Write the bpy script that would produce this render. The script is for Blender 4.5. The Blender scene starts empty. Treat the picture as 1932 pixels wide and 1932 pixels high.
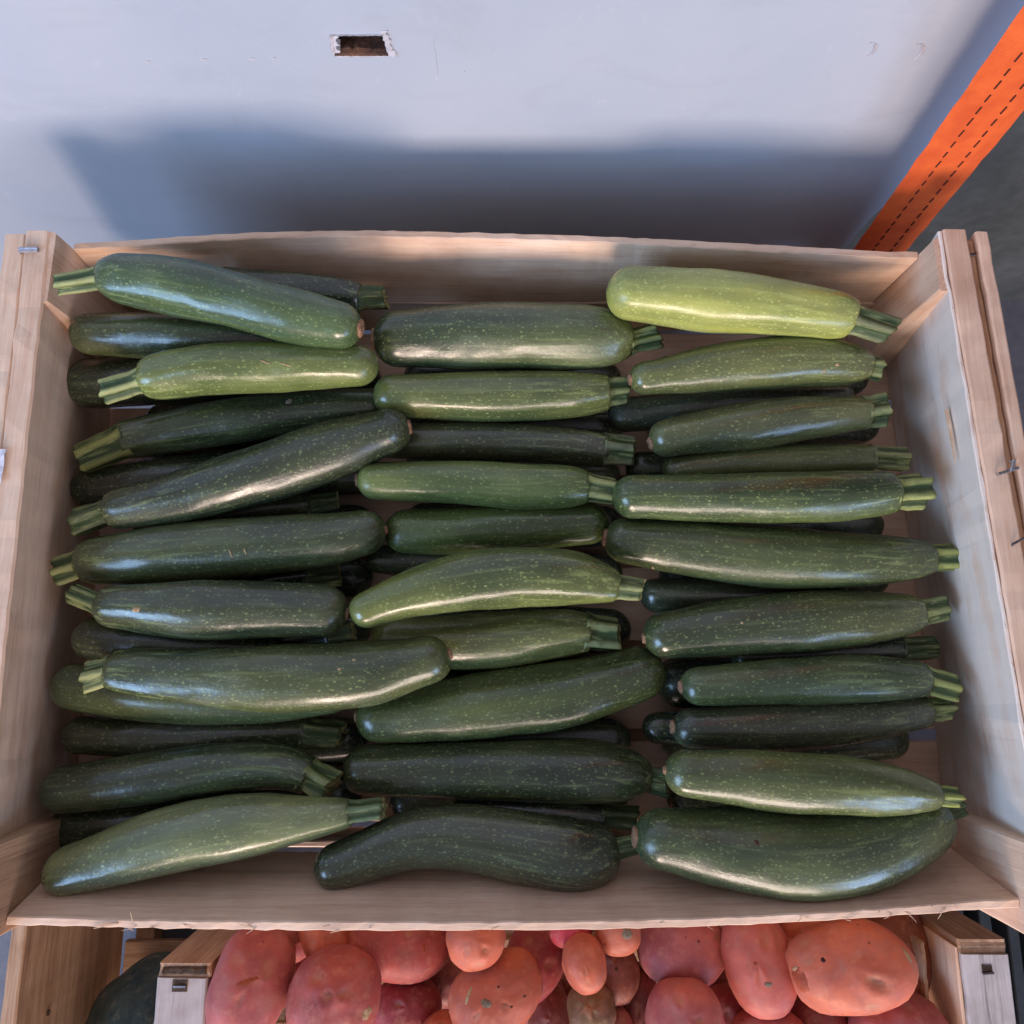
import bpy, bmesh, math, random
from mathutils import Vector, Matrix, noise

# ---------------------------------------------------------------- camera, light, exposure
scene = bpy.context.scene
CAM_Z = 0.82
cam = bpy.data.cameras.new('camera')
cam.sensor_fit = 'HORIZONTAL'
cam.angle = 2 * math.atan(966 / 1350)
cam.clip_start = 0.01
cam.clip_end = 100
camo = bpy.data.objects.new('camera', cam)
scene.collection.objects.link(camo)
camo.location = (0, 0, CAM_Z)
camo.rotation_euler = (math.radians(11.15), 0, 0)
scene.camera = camo

world = bpy.data.worlds.new('World')
scene.world = world
world.use_nodes = True
bg = world.node_tree.nodes['Background']
bg.inputs[0].default_value = (0.88, 0.82, 0.96, 1)
bg.inputs[1].default_value = 0.37


def area(name, loc, target, sx, sy, power, col):
    l = bpy.data.lights.new(name, 'AREA')
    l.shape = 'RECTANGLE'
    l.size, l.size_y = sx, sy
    l.energy = power
    l.color = col
    o = bpy.data.objects.new(name, l)
    scene.collection.objects.link(o)
    o.location = loc
    o.rotation_euler = (Vector(target) - Vector(loc)).to_track_quat('-Z', 'Y').to_euler()
    return o


# the open doorway behind the photographer: warm sunlit yard in the middle, blue sky to both sides
area('doorway_light', (-0.35, -2.35, 0.98), (0.12, 0.2, 0.42), 0.45, 0.60, 22, (1.0, 0.74, 0.60))
area('yard_light', (0.15, -2.45, 0.98), (0.05, 0.1, 0.42), 1.9, 0.75, 52, (1.0, 0.80, 0.71))
area('sky_light_right', (1.75, -2.1, 1.15), (0, 0.1, 0.42), 0.9, 0.9, 20, (0.40, 0.60, 1.0))
area('sky_light_left', (-1.85, -1.25, 1.45), (0, 0.1, 0.42), 1.1, 1.2, 44, (0.38, 0.62, 1.0))

scene.view_settings.view_transform = 'Standard'
scene.view_settings.look = 'None'
scene.view_settings.gamma = 1
scene.view_settings.exposure = 0.0
scene.view_settings.use_curve_mapping = False
scene.render.engine = 'CYCLES'
scene.cycles.max_bounces = 6

R = random.Random(7)
col = scene.collection.objects


# ---------------------------------------------------------------- helpers
def srgb(r, g, b):
    f = lambda c: (c / 255 / 12.92) if c / 255 <= 0.04045 else ((c / 255 + 0.055) / 1.055) ** 2.4
    return (f(r), f(g), f(b), 1)


def tag(o, label, cat, group=None):
    o['label'] = label
    o['category'] = cat
    if group:
        o['group'] = group
    return o


def struct(o):
    o['kind'] = 'structure'
    return o


def empty(name, loc):
    o = bpy.data.objects.new(name, None)
    o.empty_display_size = 0.02
    col.link(o)
    o.location = loc
    return o


def mesh_obj(name, verts, faces, mat, parent=None, smooth=False, color=None):
    """verts are world coordinates; the object gets its parent's base (or its own lowest centre) as origin"""
    vs = [Vector(v) for v in verts]
    if parent is not None:
        base = Vector(parent['_b']) if '_b' in parent else Vector(parent.location)
        org = base
    else:
        n = len(vs)
        org = Vector((sum(v.x for v in vs) / n, sum(v.y for v in vs) / n, min(v.z for v in vs)))
    me = bpy.data.meshes.new(name)
    me.from_pydata([tuple(v - org) for v in vs], [], faces)
    bm = bmesh.new()
    bm.from_mesh(me)
    bmesh.ops.recalc_face_normals(bm, faces=bm.faces)
    bm.to_mesh(me)
    bm.free()
    if smooth:
        me.polygons.foreach_set('use_smooth', [True] * len(me.polygons))
    me.materials.append(mat)
    o = bpy.data.objects.new(name, me)
    col.link(o)
    if parent is None:
        o.location = org
    else:
        o.parent = parent
    if color:
        o.color = color
    return o


def skin(secs, cap=True):
    """join rings of points into a closed tube"""
    vs, fs = [], []
    n = len(secs[0])
    for s in secs:
        vs += [tuple(p) for p in s]
    for i in range(len(secs) - 1):
        for j in range(n):
            a, b = i * n + j, i * n + (j + 1) % n
            fs.append((a, b, b + n, a + n))
    if cap:
        fs.append(tuple(range(n))[::-1])
        fs.append(tuple(range((len(secs) - 1) * n, len(secs) * n)))
    return vs, fs


def rect(bot_in, bot_out, top_in, top_out, c=0.0008, j=0.0):
    """chamfered four-sided cross-section between an inner and an outer face"""
    bi, bo, ti, to = Vector(bot_in), Vector(bot_out), Vector(top_in), Vector(top_out)
    if j:
        d = Vector((R.gauss(0, j), R.gauss(0, j), R.gauss(0, j)))
        e = Vector((R.gauss(0, j), R.gauss(0, j), R.gauss(0, j)))
        ti, to, bi, bo = ti + d, to + e, bi + e * .5, bo + d * .5
    P = [bi, bo, to, ti]
    out = []
    for k in range(4):
        p, a, b = P[k], P[k - 1], P[(k + 1) % 4]
        out.append(p + (a - p).normalized() * c)
        out.append(p + (b - p).normalized() * c)
    return out


def lerp(a, b, t):
    return a + (b - a) * t


def board(name, mat, parent, A, B, up, thick, height, n=24, j=0.00025, c=0.0008, bow=None):
    """a plank from A to B (bottom inner edge line); up and thick are direction vectors"""
    A, B, up, thick = Vector(A), Vector(B), Vector(up).normalized(), Vector(thick).normalized()
    t, h = height[1], height[0]
    secs = []
    for i in range(n + 1):
        s = i / n
        p = A.lerp(B, s)
        if bow:
            p = p + Vector(bow(s))
        secs.append(rect(p, p + thick * t, p + up * h, p + up * h + thick * t, c, j))
    v, f = skin(secs)
    return mesh_obj(name, v, f, mat, parent)


def tube_pts(pts, rad, k=6):
    pts = [Vector(p) for p in pts]
    secs = []
    for i, p in enumerate(pts):
        d = (pts[min(i + 1, len(pts) - 1)] - pts[max(i - 1, 0)]).normalized()
        a = d.orthogonal().normalized()
        b = d.cross(a)
        r = rad[i] if isinstance(rad, (list, tuple)) else rad
        secs.append([p + (a * math.cos(q) + b * math.sin(q)) * r for q in [2 * math.pi * m / k for m in range(k)]])
    return skin(secs)


def box_mesh(x0, x1, y0, y1, z0, z1):
    v = [(x, y, z) for x in (x0, x1) for y in (y0, y1) for z in (z0, z1)]
    f = [(0, 1, 3, 2), (4, 6, 7, 5), (0, 4, 5, 1), (2, 3, 7, 6), (0, 2, 6, 4), (1, 5, 7, 3)]
    return v, f


# ---------------------------------------------------------------- materials
class Nodes:
    def __init__(self, name):
        self.m = bpy.data.materials.new(name)
        self.m.use_nodes = True
        self.t = self.m.node_tree
        self.b = self.t.nodes['Principled BSDF']

    def n(self, typ, props=None, **inp):
        nd = self.t.nodes.new('ShaderNode' + typ)
        for k, v in (props or {}).items():
            setattr(nd, k, v)
        for k, v in inp.items():
            key = k.replace('_', ' ')
            self.set(nd.inputs[int(k[1:])] if k[0] == 'i' and k[1:].isdigit() else nd.inputs[key], v)
        return nd

    def set(self, sock, v):
        if isinstance(v, bpy.types.NodeSocket):
            self.t.links.new(v, sock)
        else:
            sock.default_value = v

    def bsdf(self, **k):
        for a, v in k.items():
            self.set(self.b.inputs[a.replace('_', ' ')], v)

    def mix(self, f, a, b, mode='MIX'):
        nd = self.t.nodes.new('ShaderNodeMix')
        nd.data_type = 'RGBA'
        nd.blend_type = mode
        self.set(nd.inputs[0], f)
        self.set(nd.inputs[6], a)
        self.set(nd.inputs[7], b)
        return nd.outputs[2]

    def math(self, op, a, b=0.0, c=False):
        nd = self.t.nodes.new('ShaderNodeMath')
        nd.operation = op
        nd.use_clamp = c
        self.set(nd.inputs[0], a)
        self.set(nd.inputs[1], b)
        return nd.outputs[0]

    def ramp(self, f, stops):
        nd = self.t.nodes.new('ShaderNodeValToRGB')
        while len(nd.color_ramp.elements) < len(stops):
            nd.color_ramp.elements.new(0.5)
        for e, (p, c) in zip(nd.color_ramp.elements, stops):
            e.position = p
            e.color = c if len(c) == 4 else (*c, 1)
        self.set(nd.inputs[0], f)
        return nd.outputs[0]

    def rng(self, f, a, b, c=0.0, d=1.0):
        nd = self.t.nodes.new('ShaderNodeMapRange')
        self.set(nd.inputs[0], f)
        for i, v in enumerate((a, b, c, d)):
            self.set(nd.inputs[i + 1], v)
        return nd.outputs[0]

    def vmul(self, v, s):
        nd = self.t.nodes.new('ShaderNodeVectorMath')
        nd.operation = 'MULTIPLY'
        self.set(nd.inputs[0], v)
        self.set(nd.inputs[1], s)
        return nd.outputs[0]

    def vadd(self, v, s):
        nd = self.t.nodes.new('ShaderNodeVectorMath')
        nd.operation = 'ADD'
        self.set(nd.inputs[0], v)
        self.set(nd.inputs[1], s)
        return nd.outputs[0]

    def noise(self, v, scale, detail=3.0, rough=0.55, dist=0.0):
        nd = self.n('TexNoise', Vector=v, Scale=scale, Detail=detail, Roughness=rough, Distortion=dist)
        return nd.outputs[0]

    def rand(self):
        return self.n('ObjectInfo').outputs['Random']

    def bump(self, h, strength, dist=0.001):
        return self.n('Bump', Height=h, Strength=strength, Distance=dist).outputs[0]


W = (1, 1, 1, 1)


def wood(name, axis, light, mid, dark, stain=0.35, grey=0.0, worn=None):
    k = Nodes(name)
    co = k.n('TexCoord').outputs['Object']
    rnd = k.n('CombineXYZ', X=k.math('MULTIPLY', k.rand(), 31.0), Y=k.math('MULTIPLY', k.rand(), 17.0), Z=k.math('MULTIPLY', k.rand(), 23.0)).outputs[0]
    co = k.vadd(co, rnd)
    s = [1, 1, 1]
    s['XYZ'.index(axis)] = 0.045
    g = k.vmul(co, tuple(s))
    fine = k.noise(g, 620, 6, 0.68, 0.3)
    broad = k.noise(g, 62, 3, 0.5, 1.2)
    blot = k.noise(co, 16, 4, 0.6)
    f = k.math('ADD', k.math('MULTIPLY', fine, 0.55), k.math('MULTIPLY', broad, 0.45))
    c = k.ramp(f, [(0.30, dark), (0.47, mid), (0.64, light)])
    c = k.mix(k.rng(blot, 0.45, 0.72, 0, stain), c, k.mix(1.0, c, srgb(190, 168, 158), 'MULTIPLY'))
    knot = k.n('TexVoronoi', {'feature': 'F1'}, Vector=k.vmul(g, (1, 1, 1)), Scale=26.0).outputs['Distance']
    c = k.mix(k.rng(knot, 0.03, 0.10, 0.4, 0), c, srgb(130, 98, 76))
    if grey:
        c = k.mix(grey, c, srgb(168, 168, 172))
    if worn:
        w = k.noise(k.vmul(co, tuple(s)), 34, 4, 0.6, 0.4)
        w2 = k.noise(co, 22, 3, 0.6)
        m = k.rng(k.math('ADD', k.math('MULTIPLY', w, 0.6), k.math('MULTIPLY', w2, 0.4)), 0.36, 0.50, 1, 0)
        c = k.mix(k.math('MULTIPLY', k.math('SUBTRACT', 1.0, m), 0.88), c, worn)
    k.bsdf(Base_Color=c, Roughness=k.rng(fine, 0.3, 0.7, 0.85, 0.62), Specular_IOR_Level=0.25)
    k.bsdf(Normal=k.bump(k.math('ADD', fine, k.math('MULTIPLY', broad, 0.6)), 0.35, 0.0007))
    return k.m


WL, WM, WD = srgb(240, 212, 186), srgb(228, 194, 166), srgb(202, 162, 134)
M = {}
for ax in 'XYZ':
    M['poplar_' + ax] = wood('poplar_' + ax, ax, WL, WM, WD, 0.45)
    M['old_' + ax] = wood('old_pine_' + ax, ax, srgb(200, 168, 138), srgb(176, 140, 110), srgb(132, 100, 78), 0.5)
    M['grey_' + ax] = wood('greyed_pine_' + ax, ax, srgb(204, 198, 196), srgb(188, 180, 176), srgb(122, 108, 100), 0.75, 0.15)
M['worn'] = wood('worn_white_board', 'Y', WL, WM, srgb(150, 104, 76), 0.5, 0.0, srgb(240, 230, 218))


def skin_material():
    k = Nodes('courgette_skin')
    rest = k.n('Attribute', {'attribute_name': 'rest'}).outputs['Vector']
    along = k.n('Attribute', {'attribute_name': 'along'}).outputs['Fac']
    oi = k.n('ObjectInfo')
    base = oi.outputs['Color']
    rnd = oi.outputs['Random']
    off = k.n('CombineXYZ', X=k.math('MULTIPLY', rnd, 3.0), Y=k.math('MULTIPLY', rnd, 5.0), Z=k.math('MULTIPLY', rnd, 7.0)).outputs[0]
    r = k.vadd(rest, off)
    streak = k.noise(k.vmul(r, (1, 1, 0.06)), 380, 4, 0.6)
    mott = k.noise(k.vmul(r, (1, 1, 0.45)), 55, 4, 0.6)
    big = k.noise(k.vmul(r, (1, 1, 0.6)), 16, 2, 0.5)
    c = k.mix(k.rng(big, 0.35, 0.65), k.mix(1.0, base, (0.62, 0.68, 0.72, 1), 'MULTIPLY'), k.mix(1.0, base, (1.35, 1.28, 1.1, 1), 'MULTIPLY'))
    c = k.mix(k.rng(mott, 0.35, 0.7, 0, 0.55), c, k.mix(1.0, c, (1.75, 1.6, 1.3, 1), 'MULTIPLY'))
    band = k.noise(k.vmul(r, (1, 1, 0.03)), 130, 2, 0.5)
    c = k.mix(k.rng(band, 0.45, 0.68, 0, 0.5), c, k.mix(1.0, c, (1.5, 1.45, 1.25, 1), 'MULTIPLY'))
    # fine pale lines, stronger towards the stem
    st = k.math('MULTIPLY', k.rng(streak, 0.54, 0.66), k.rng(along, 0.45, 1.0, 0.22, 0.7))
    pale = k.mix(0.45, k.mix(1.0, base, (3.2, 2.9, 2.4, 1), 'MULTIPLY'), srgb(150, 168, 108))
    c = k.mix(st, c, pale)
    # speckles: two sizes
    for sc, thr, keep, amt in ((340, 0.25, 0.24, 0.72), (620, 0.30, 0.10, 0.55)):
        vo = k.n('TexVoronoi', {'feature': 'F1'}, Vector=k.vmul(r, (1, 1, 0.62)), Scale=float(sc), Randomness=1.0)
        on = k.math('GREATER_THAN', k.n('SeparateColor', Color=vo.outputs['Color']).outputs[0], k.math('ADD', keep, k.rng(mott, 0.3, 0.7, 0.35, -0.25)))
        dot = k.math('MULTIPLY', k.rng(vo.outputs['Distance'], thr * 0.55, thr, 1, 0), on)
        c = k.mix(k.math('MULTIPLY', dot, amt), c, pale)
    bloom = k.noise(k.vmul(r, (1, 1, 0.5)), 38, 5, 0.7)
    c = k.mix(k.rng(bloom, 0.55, 0.75, 0, 0.14), c, srgb(140, 146, 130))
    # a few dry scuffs
    sc = k.noise(k.vmul(r, (1, 1, 0.5)), 120, 3, 0.7)
    c = k.mix(k.rng(sc, 0.72, 0.78, 0, 0.35), c, srgb(150, 140, 105))
    fine = k.noise(r, 900, 2, 0.5)
    h = k.math('ADD', k.math('MULTIPLY', mott, 0.7), k.math('MULTIPLY', streak, 0.35))
    k.bsdf(Base_Color=c, Roughness=k.math('ADD', k.rng(mott, 0.3, 0.7, 0.20, 0.34), k.rng(bloom, 0.48, 0.66, 0, 0.16)), Specular_IOR_Level=0.6, Coat_Weight=k.rng(bloom, 0.45, 0.65, 0.4, 0.05), Coat_Roughness=0.17, Coat_IOR=1.5,
           Normal=k.bump(k.math('ADD', h, k.math('ADD', k.math('MULTIPLY', fine, 0.14), k.math('MULTIPLY', k.math('ADD', k.noise(r, 260, 2, 0.5), k.math('MULTIPLY', band, 1.6)), 0.4))), 0.34, 0.0011))
    return k.m


M['skin'] = skin_material()


def stem_material():
    k = Nodes('courgette_stem')
    rest = k.n('Attribute', {'attribute_name': 'rest'}).outputs['Vector']
    ridge = k.n('Attribute', {'attribute_name': 'along'}).outputs['Fac']
    base = k.n('ObjectInfo').outputs['Color']
    rnd = k.n('ObjectInfo').outputs['Random']
    r = k.vadd(rest, k.n('CombineXYZ', X=rnd, Y=rnd, Z=rnd).outputs[0])
    s = k.noise(k.vmul(r, (1, 1, 0.14)), 420, 4, 0.65)
    m = k.noise(r, 160, 3, 0.6)
    c = k.mix(k.rng(ridge, 0.35, 0.95), srgb(62, 80, 48), base)
    c = k.mix(k.rng(s, 0.52, 0.64, 0, 0.55), c, srgb(166, 176, 116))
    c = k.mix(k.rng(m, 0.55, 0.7, 0, 0.5), c, srgb(66, 84, 52))
    k.bsdf(Base_Color=c, Roughness=0.55, Specular_IOR_Level=0.35, Normal=k.bump(k.math('ADD', s, m), 0.6, 0.0009))
    return k.m


M['stem'] = stem_material()


def simple(name, c1, c2, scale, rough=0.8, bump=0.3, spec=0.3, metal=0.0, dist=0.0008):
    k = Nodes(name)
    co = k.n('TexCoord').outputs['Object']
    n = k.noise(co, scale, 5, 0.62)
    n2 = k.noise(co, scale * 7, 3, 0.6)
    c = k.mix(k.rng(k.math('ADD', k.math('MULTIPLY', n, .65), k.math('MULTIPLY', n2, .35)), 0.36, 0.64), c1, c2)
    k.bsdf(Base_Color=c, Roughness=rough, Specular_IOR_Level=spec, Metallic=metal, Normal=k.bump(k.math('ADD', n, n2), bump, dist))
    return k.m


M['cut'] = simple('cut_stem_face', srgb(164, 158, 106), srgb(104, 100, 62), 260, 0.6)
M['scar'] = simple('dry_blossom_scar', srgb(190, 148, 116), srgb(100, 74, 54), 380, 0.9, 0.8)
M['floor'] = simple('concrete_floor', srgb(120, 122, 132), srgb(96, 98, 108), 12, 0.85, 0.3)
M['dark_wall'] = simple('dark_painted_wall', srgb(72, 78, 78), srgb(96, 102, 104), 11, 0.6, 0.15)
M['dirt'] = simple('dirt_crust', srgb(54, 44, 38), srgb(104, 84, 66), 240, 0.95, 0.8)
M['metal'] = simple('staple_steel', srgb(210, 212, 220), srgb(160, 162, 170), 200, 0.3, 0.1, 0.5, 1.0)
M['dark_metal'] = simple('rusted_staple_steel', srgb(70, 64, 64), srgb(110, 100, 98), 300, 0.5, 0.3, 0.5, 0.8)
M['paper'] = simple('torn_paper', srgb(228, 228, 236), srgb(200, 202, 214), 60, 0.85, 0.2)
M['plastic'] = simple('dark_crate_plastic', srgb(40, 48, 54), srgb(58, 66, 72), 30, 0.5, 0.1, 0.4)
M['fibre'] = simple('wood_fibre', srgb(236, 208, 178), srgb(206, 170, 136), 120, 0.8, 0.1)
M['plaster'] = simple('torn_paint_edge', srgb(206, 208, 216), srgb(176, 168, 168), 220, 0.9, 0.6)
M['scratch'] = simple('scratched_paint', srgb(150, 148, 154), srgb(176, 174, 180), 200, 0.8)
M['cavity'] = simple('wall_cavity', srgb(112, 78, 60), srgb(40, 34, 34), 60, 0.95, 0.6)


def strap_material():
    k = Nodes('orange_webbing')
    co = k.n('TexCoord').outputs['Object']
    sep = k.n('SeparateXYZ', Vector=co)
    wv = k.n('TexWave', {'bands_direction': 'Z'}, Vector=co, Scale=420.0, Distortion=0.6).outputs['Fac']
    n = k.noise(co, 45, 4, 0.6)
    c = k.mix(k.rng(n, 0.35, 0.7), srgb(232, 106, 48), srgb(206, 84, 38))
    k.bsdf(Base_Color=c, Roughness=0.7, Specular_IOR_Level=0.3, Normal=k.bump(k.math('ADD', wv, n), 0.35, 0.0005))
    return k.m


M['strap'] = strap_material()
M['thread'] = simple('dark_thread', srgb(84, 46, 34), srgb(62, 36, 30), 300, 0.8)


def wall_material():
    k = Nodes('painted_panel')
    co = k.n('TexCoord').outputs['Object']
    n = k.noise(co, 5, 4, 0.55)
    fine = k.noise(co, 260, 3, 0.6)
    c = k.mix(k.rng(n, 0.35, 0.65), srgb(168, 178, 190), srgb(178, 185, 194))
    vo = k.n('TexVoronoi', {'feature': 'F1'}, Vector=k.vmul(co, (1, 1, 0.6)), Scale=24.0)
    on = k.math('GREATER_THAN', k.n('SeparateColor', Color=vo.outputs['Color']).outputs[0], 0.78)
    c = k.mix(k.math('MULTIPLY', k.rng(vo.outputs['Distance'], 0.012, 0.03, 0.7, 0), on), c, srgb(110, 104, 108))
    sm = k.noise(k.vmul(co, (1, 1, 2.2)), 11, 6, 0.72, 0.6)
    c = k.mix(k.rng(sm, 0.52, 0.75, 0, 0.22), c, srgb(140, 142, 150))
    c = k.mix(k.rng(k.noise(co, 90, 4, 0.7), 0.62, 0.72, 0, 0.2), c, srgb(206, 208, 214))
    k.bsdf(Base_Color=c, Roughness=0.5, Specular_IOR_Level=0.35, Normal=k.bump(k.math('ADD', fine, k.math('MULTIPLY', n, 2.0)), 0.08, 0.001))
    return k.m


M['wall'] = wall_material()


def potato_material():
    k = Nodes('red_potato_skin')
    co = k.n('TexCoord').outputs['Object']
    oi = k.n('ObjectInfo')
    base = oi.outputs['Color']
    co = k.vadd(co, k.n('CombineXYZ', X=k.math('MULTIPLY', oi.outputs['Random'], 9.0), Y=oi.outputs['Random'], Z=0.0).outputs[0])
    n = k.noise(co, 34, 4, 0.6)
    m = k.noise(co, 130, 4, 0.65)
    f = k.noise(co, 700, 3, 0.6)
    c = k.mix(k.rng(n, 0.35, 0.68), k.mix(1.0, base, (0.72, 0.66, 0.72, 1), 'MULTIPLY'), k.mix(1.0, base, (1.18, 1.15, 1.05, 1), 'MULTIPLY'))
    c = k.mix(k.rng(m, 0.54, 0.74, 0, 0.45), c, srgb(206, 140, 112))
    vo = k.n('TexVoronoi', {'feature': 'F1'}, Vector=co, Scale=95.0)
    on = k.math('GREATER_THAN', k.n('SeparateColor', Color=vo.outputs['Color']).outputs[0], 0.62)
    c = k.mix(k.math('MULTIPLY', k.rng(vo.outputs['Distance'], 0.06, 0.13, 0.75, 0), on), c, srgb(108, 58, 44))
    d = k.noise(co, 60, 5, 0.7)
    c = k.mix(k.rng(d, 0.50, 0.72, 0, 0.55), c, srgb(172, 122, 112))
    eye = k.n('Attribute', {'attribute_name': 'eye'}).outputs['Fac']
    c = k.mix(k.math('MULTIPLY', eye, 0.6), c, srgb(186, 140, 108))
    k.bsdf(Base_Color=c, Roughness=k.rng(d, 0.4, 0.7, 0.48, 0.72), Specular_IOR_Level=0.35, Normal=k.bump(k.math('ADD', m, k.math('MULTIPLY', f, 0.4)), 0.22, 0.0008))
    return k.m


M['potato'] = potato_material()


def squash_material():
    k = Nodes('dark_squash_skin')
    co = k.n('TexCoord').outputs['Object']
    n = k.noise(co, 26, 5, 0.65)
    m = k.noise(co, 120, 4, 0.6)
    c = k.mix(k.rng(n, 0.38, 0.62), srgb(38, 48, 44), srgb(72, 80, 66))
    c = k.mix(k.rng(m, 0.55, 0.7, 0, 0.6), c, srgb(120, 106, 84))
    k.bsdf(Base_Color=c, Roughness=0.7, Normal=k.bump(k.math('ADD', n, m), 0.5, 0.002))
    return k.m


M['squash'] = squash_material()

# ---------------------------------------------------------------- setting: floor, walls, stands
Z = lambda h: CAM_Z - h      # h = metres below the lens


v, f = box_mesh(-3, 3, -3.5, 0.9, -0.05, 0.0)
struct(mesh_obj('floor', v, f, M['floor']))

YW = 0.34
HX0, HX1, HZ0, HZ1 = -0.1020, -0.0722, Z(0.3550), Z(0.3418)
# painted panel with a rectangular hole and a ragged right edge
xs, zs = [-1.6, HX0, HX1, 0.286], [0.0, HZ0, HZ1, 1.5]
verts, faces = [], []


def quad_slab(x0, x1, z0, z1):
    v, f = box_mesh(x0, x1, YW, YW + 0.012, z0, z1)
    b = len(verts)
    verts.extend(v)
    faces.extend([tuple(i + b for i in q) for q in f])


wall_secs = []
nz = 150
for i in range(nz + 1):
    z = 1.5 * i / nz
    e = 0.2855 + 0.0022 * noise.noise(Vector((0, 3.1, z * 60))) + 0.004 * noise.noise(Vector((0, 7.7, z * 14)))
    wall_secs.append([(HX1, YW, z), (e, YW, z), (e - 0.0006, YW + 0.012, z), (HX1, YW + 0.012, z)])
wv, wf = skin(wall_secs)
quad_slab(-1.6, HX0, 0, 1.5)
b = len(verts)
verts.extend(wv)
faces.extend([tuple(i + b for i in q) for q in wf])
quad_slab(HX0, HX1, 0, HZ0)
quad_slab(HX0, HX1, HZ1, 1.5)
wall = struct(mesh_obj('wall', verts, faces, M['wall']))
wall_base = wall.location.copy()
# cavity behind the hole, its torn paint lips and a broken lath
wall['_b'] = tuple(wall_base)
g = 0.004
cv = [(HX0 - g, YW + 0.0125, HZ0 - g), (HX1 + g, YW + 0.0125, HZ0 - g), (HX1 + g, YW + 0.0125, HZ1 + g), (HX0 - g, YW + 0.0125, HZ1 + g),
      (HX0 - g, YW + 0.05, HZ0 - g), (HX1 + g, YW + 0.05, HZ0 - g), (HX1 + g, YW + 0.05, HZ1 + g), (HX0 - g, YW + 0.05, HZ1 + g)]
mesh_obj('cavity', cv, [(4, 5, 6, 7), (0, 1, 5, 4), (1, 2, 6, 5), (2, 3, 7, 6), (3, 0, 4, 7)], M['cavity'], wall)


def lip(x0, z0, x1, z1, w0, w1, n=14, seed=0):
    rr = random.Random(seed)
    d = Vector((x1 - x0, 0, z1 - z0))
    L = d.length
    d.normalize()
    nrm = Vector((d.z, 0, -d.x))
    secs = []
    for i in range(n + 1):
        t = i / n
        p = Vector((x0, YW - 0.0002, z0)) + d * (L * t)
        a = w0 * rr.uniform(0.4, 1.2)
        q = w1 * rr.uniform(0.3, 1.3)
        o = Vector((0, -0.0008 * rr.uniform(0.4, 1.6), 0))
        secs.append([p - nrm * a, p + nrm * q, p + nrm * q + Vector((0, 0.004, 0)), p - nrm * a + o, p + o * 0.5])
    v, f = skin(secs)
    return mesh_obj('torn_edge', v, f, M['plaster'], wall)


lip(HX0 - 0.0005, HZ0, HX0 + 0.0010, HZ1, 0.0016, 0.0030, seed=1)
lip(HX1 + 0.0003, HZ1 + 0.003, HX1 + 0.0025, HZ0 - 0.001, 0.0026, 0.0016, seed=2)
lip(HX0, HZ1, HX1, HZ1, 0.0006, 0.0005, seed=3)
lip(HX1, HZ0 - 0.0006, HX0, HZ0 - 0.0006, 0.0005, 0.0008, seed=4)
secs = []
for i in range(15):
    x = lerp(HX0 - 0.0005, HX1 + 0.0005, i / 14)
    t_ = 0.0016 + 0.0022 * abs(noise.noise(Vector((i * 0.6, 2, 5))))
    secs.append([(x, YW - 0.0006, HZ0 - 0.0008), (x, YW + 0.011, HZ0 - 0.0008), (x, YW + 0.0105, HZ0 + t_ * 0.6), (x, YW + 0.002, HZ0 + t_), (x, YW - 0.0004, HZ0 + t_ * 0.5)])
v, f = skin(secs)
mesh_obj('chipped_edge', v, f, M['cavity'], wall)
v, f = tube_pts([(HX0 + 0.004, YW + 0.014, HZ0 - 0.004), (HX0 + 0.010, YW + 0.016, HZ0 + 0.006), (HX0 + 0.017, YW + 0.018, HZ1 + 0.003)], [0.0022, 0.0020, 0.0022], 5)
mesh_obj('broken_lath', v, f, M['old_Z'], wall)
for x, h, L_ in ((-0.2150, 0.3605, 0.004), (-0.1820, 0.3590, 0.005), (-0.1540, 0.3585, 0.006), (-0.1400, 0.3580, 0.003), (-0.0300, 0.3680, 0.0025)):
    v, f = tube_pts([(x, YW + 0.0001, Z(h)), (x + L_ * 0.5, YW - 0.0002, Z(h) + 0.0006), (x + L_, YW + 0.0001, Z(h) - 0.0002)], [0.0003, 0.0008, 0.0003], 5)
    mesh_obj('paint_flake', v, f, M['plaster'], wall)
# dents and flaked paint at the upper right, fine scratch beside the hole
for (x, h, s) in ((0.2045, 0.352, 0.004), (0.232, 0.3535, 0.0045), (-0.0445, 0.352, 0.0)):
    if s:
        pts = [(x + s * math.cos(a) * 0.9, YW - 0.0003, Z(h) + s * 1.25 * math.sin(a)) for a in [math.radians(q) for q in range(-60, 130, 16)]]
        v, f = tube_pts(pts, [0.0004 + 0.0005 * math.sin(math.pi * i / (len(pts) - 1)) for i in range(len(pts))], 5)
        mesh_obj('paint_flake', v, f, M['plaster'], wall)
    else:
        v, f = tube_pts([(x, YW, Z(0.345)), (x + 0.0004, YW, Z(0.357)), (x + 0.0002, YW, Z(0.371))], 0.00018, 4)
        mesh_obj('scratch', v, f, M['scratch'], wall)
del wall['_b']

v, f = box_mesh(0.12, 2.6, 0.43, 0.45, 0.0, 1.6)
struct(mesh_obj('wall_dark', v, f, M['dark_wall']))

# plain stands hidden under the crates
v, f = box_mesh(-0.27, 0.27, -0.09, 0.23, 0.0, Z(0.523))
struct(mesh_obj('stand', v, f, M['old_X']))
v, f = box_mesh(-0.20, 0.31, -0.56, -0.24, 0.0, Z(0.7035))
struct(mesh_obj('plinth', v, f, M['old_X']))

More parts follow.
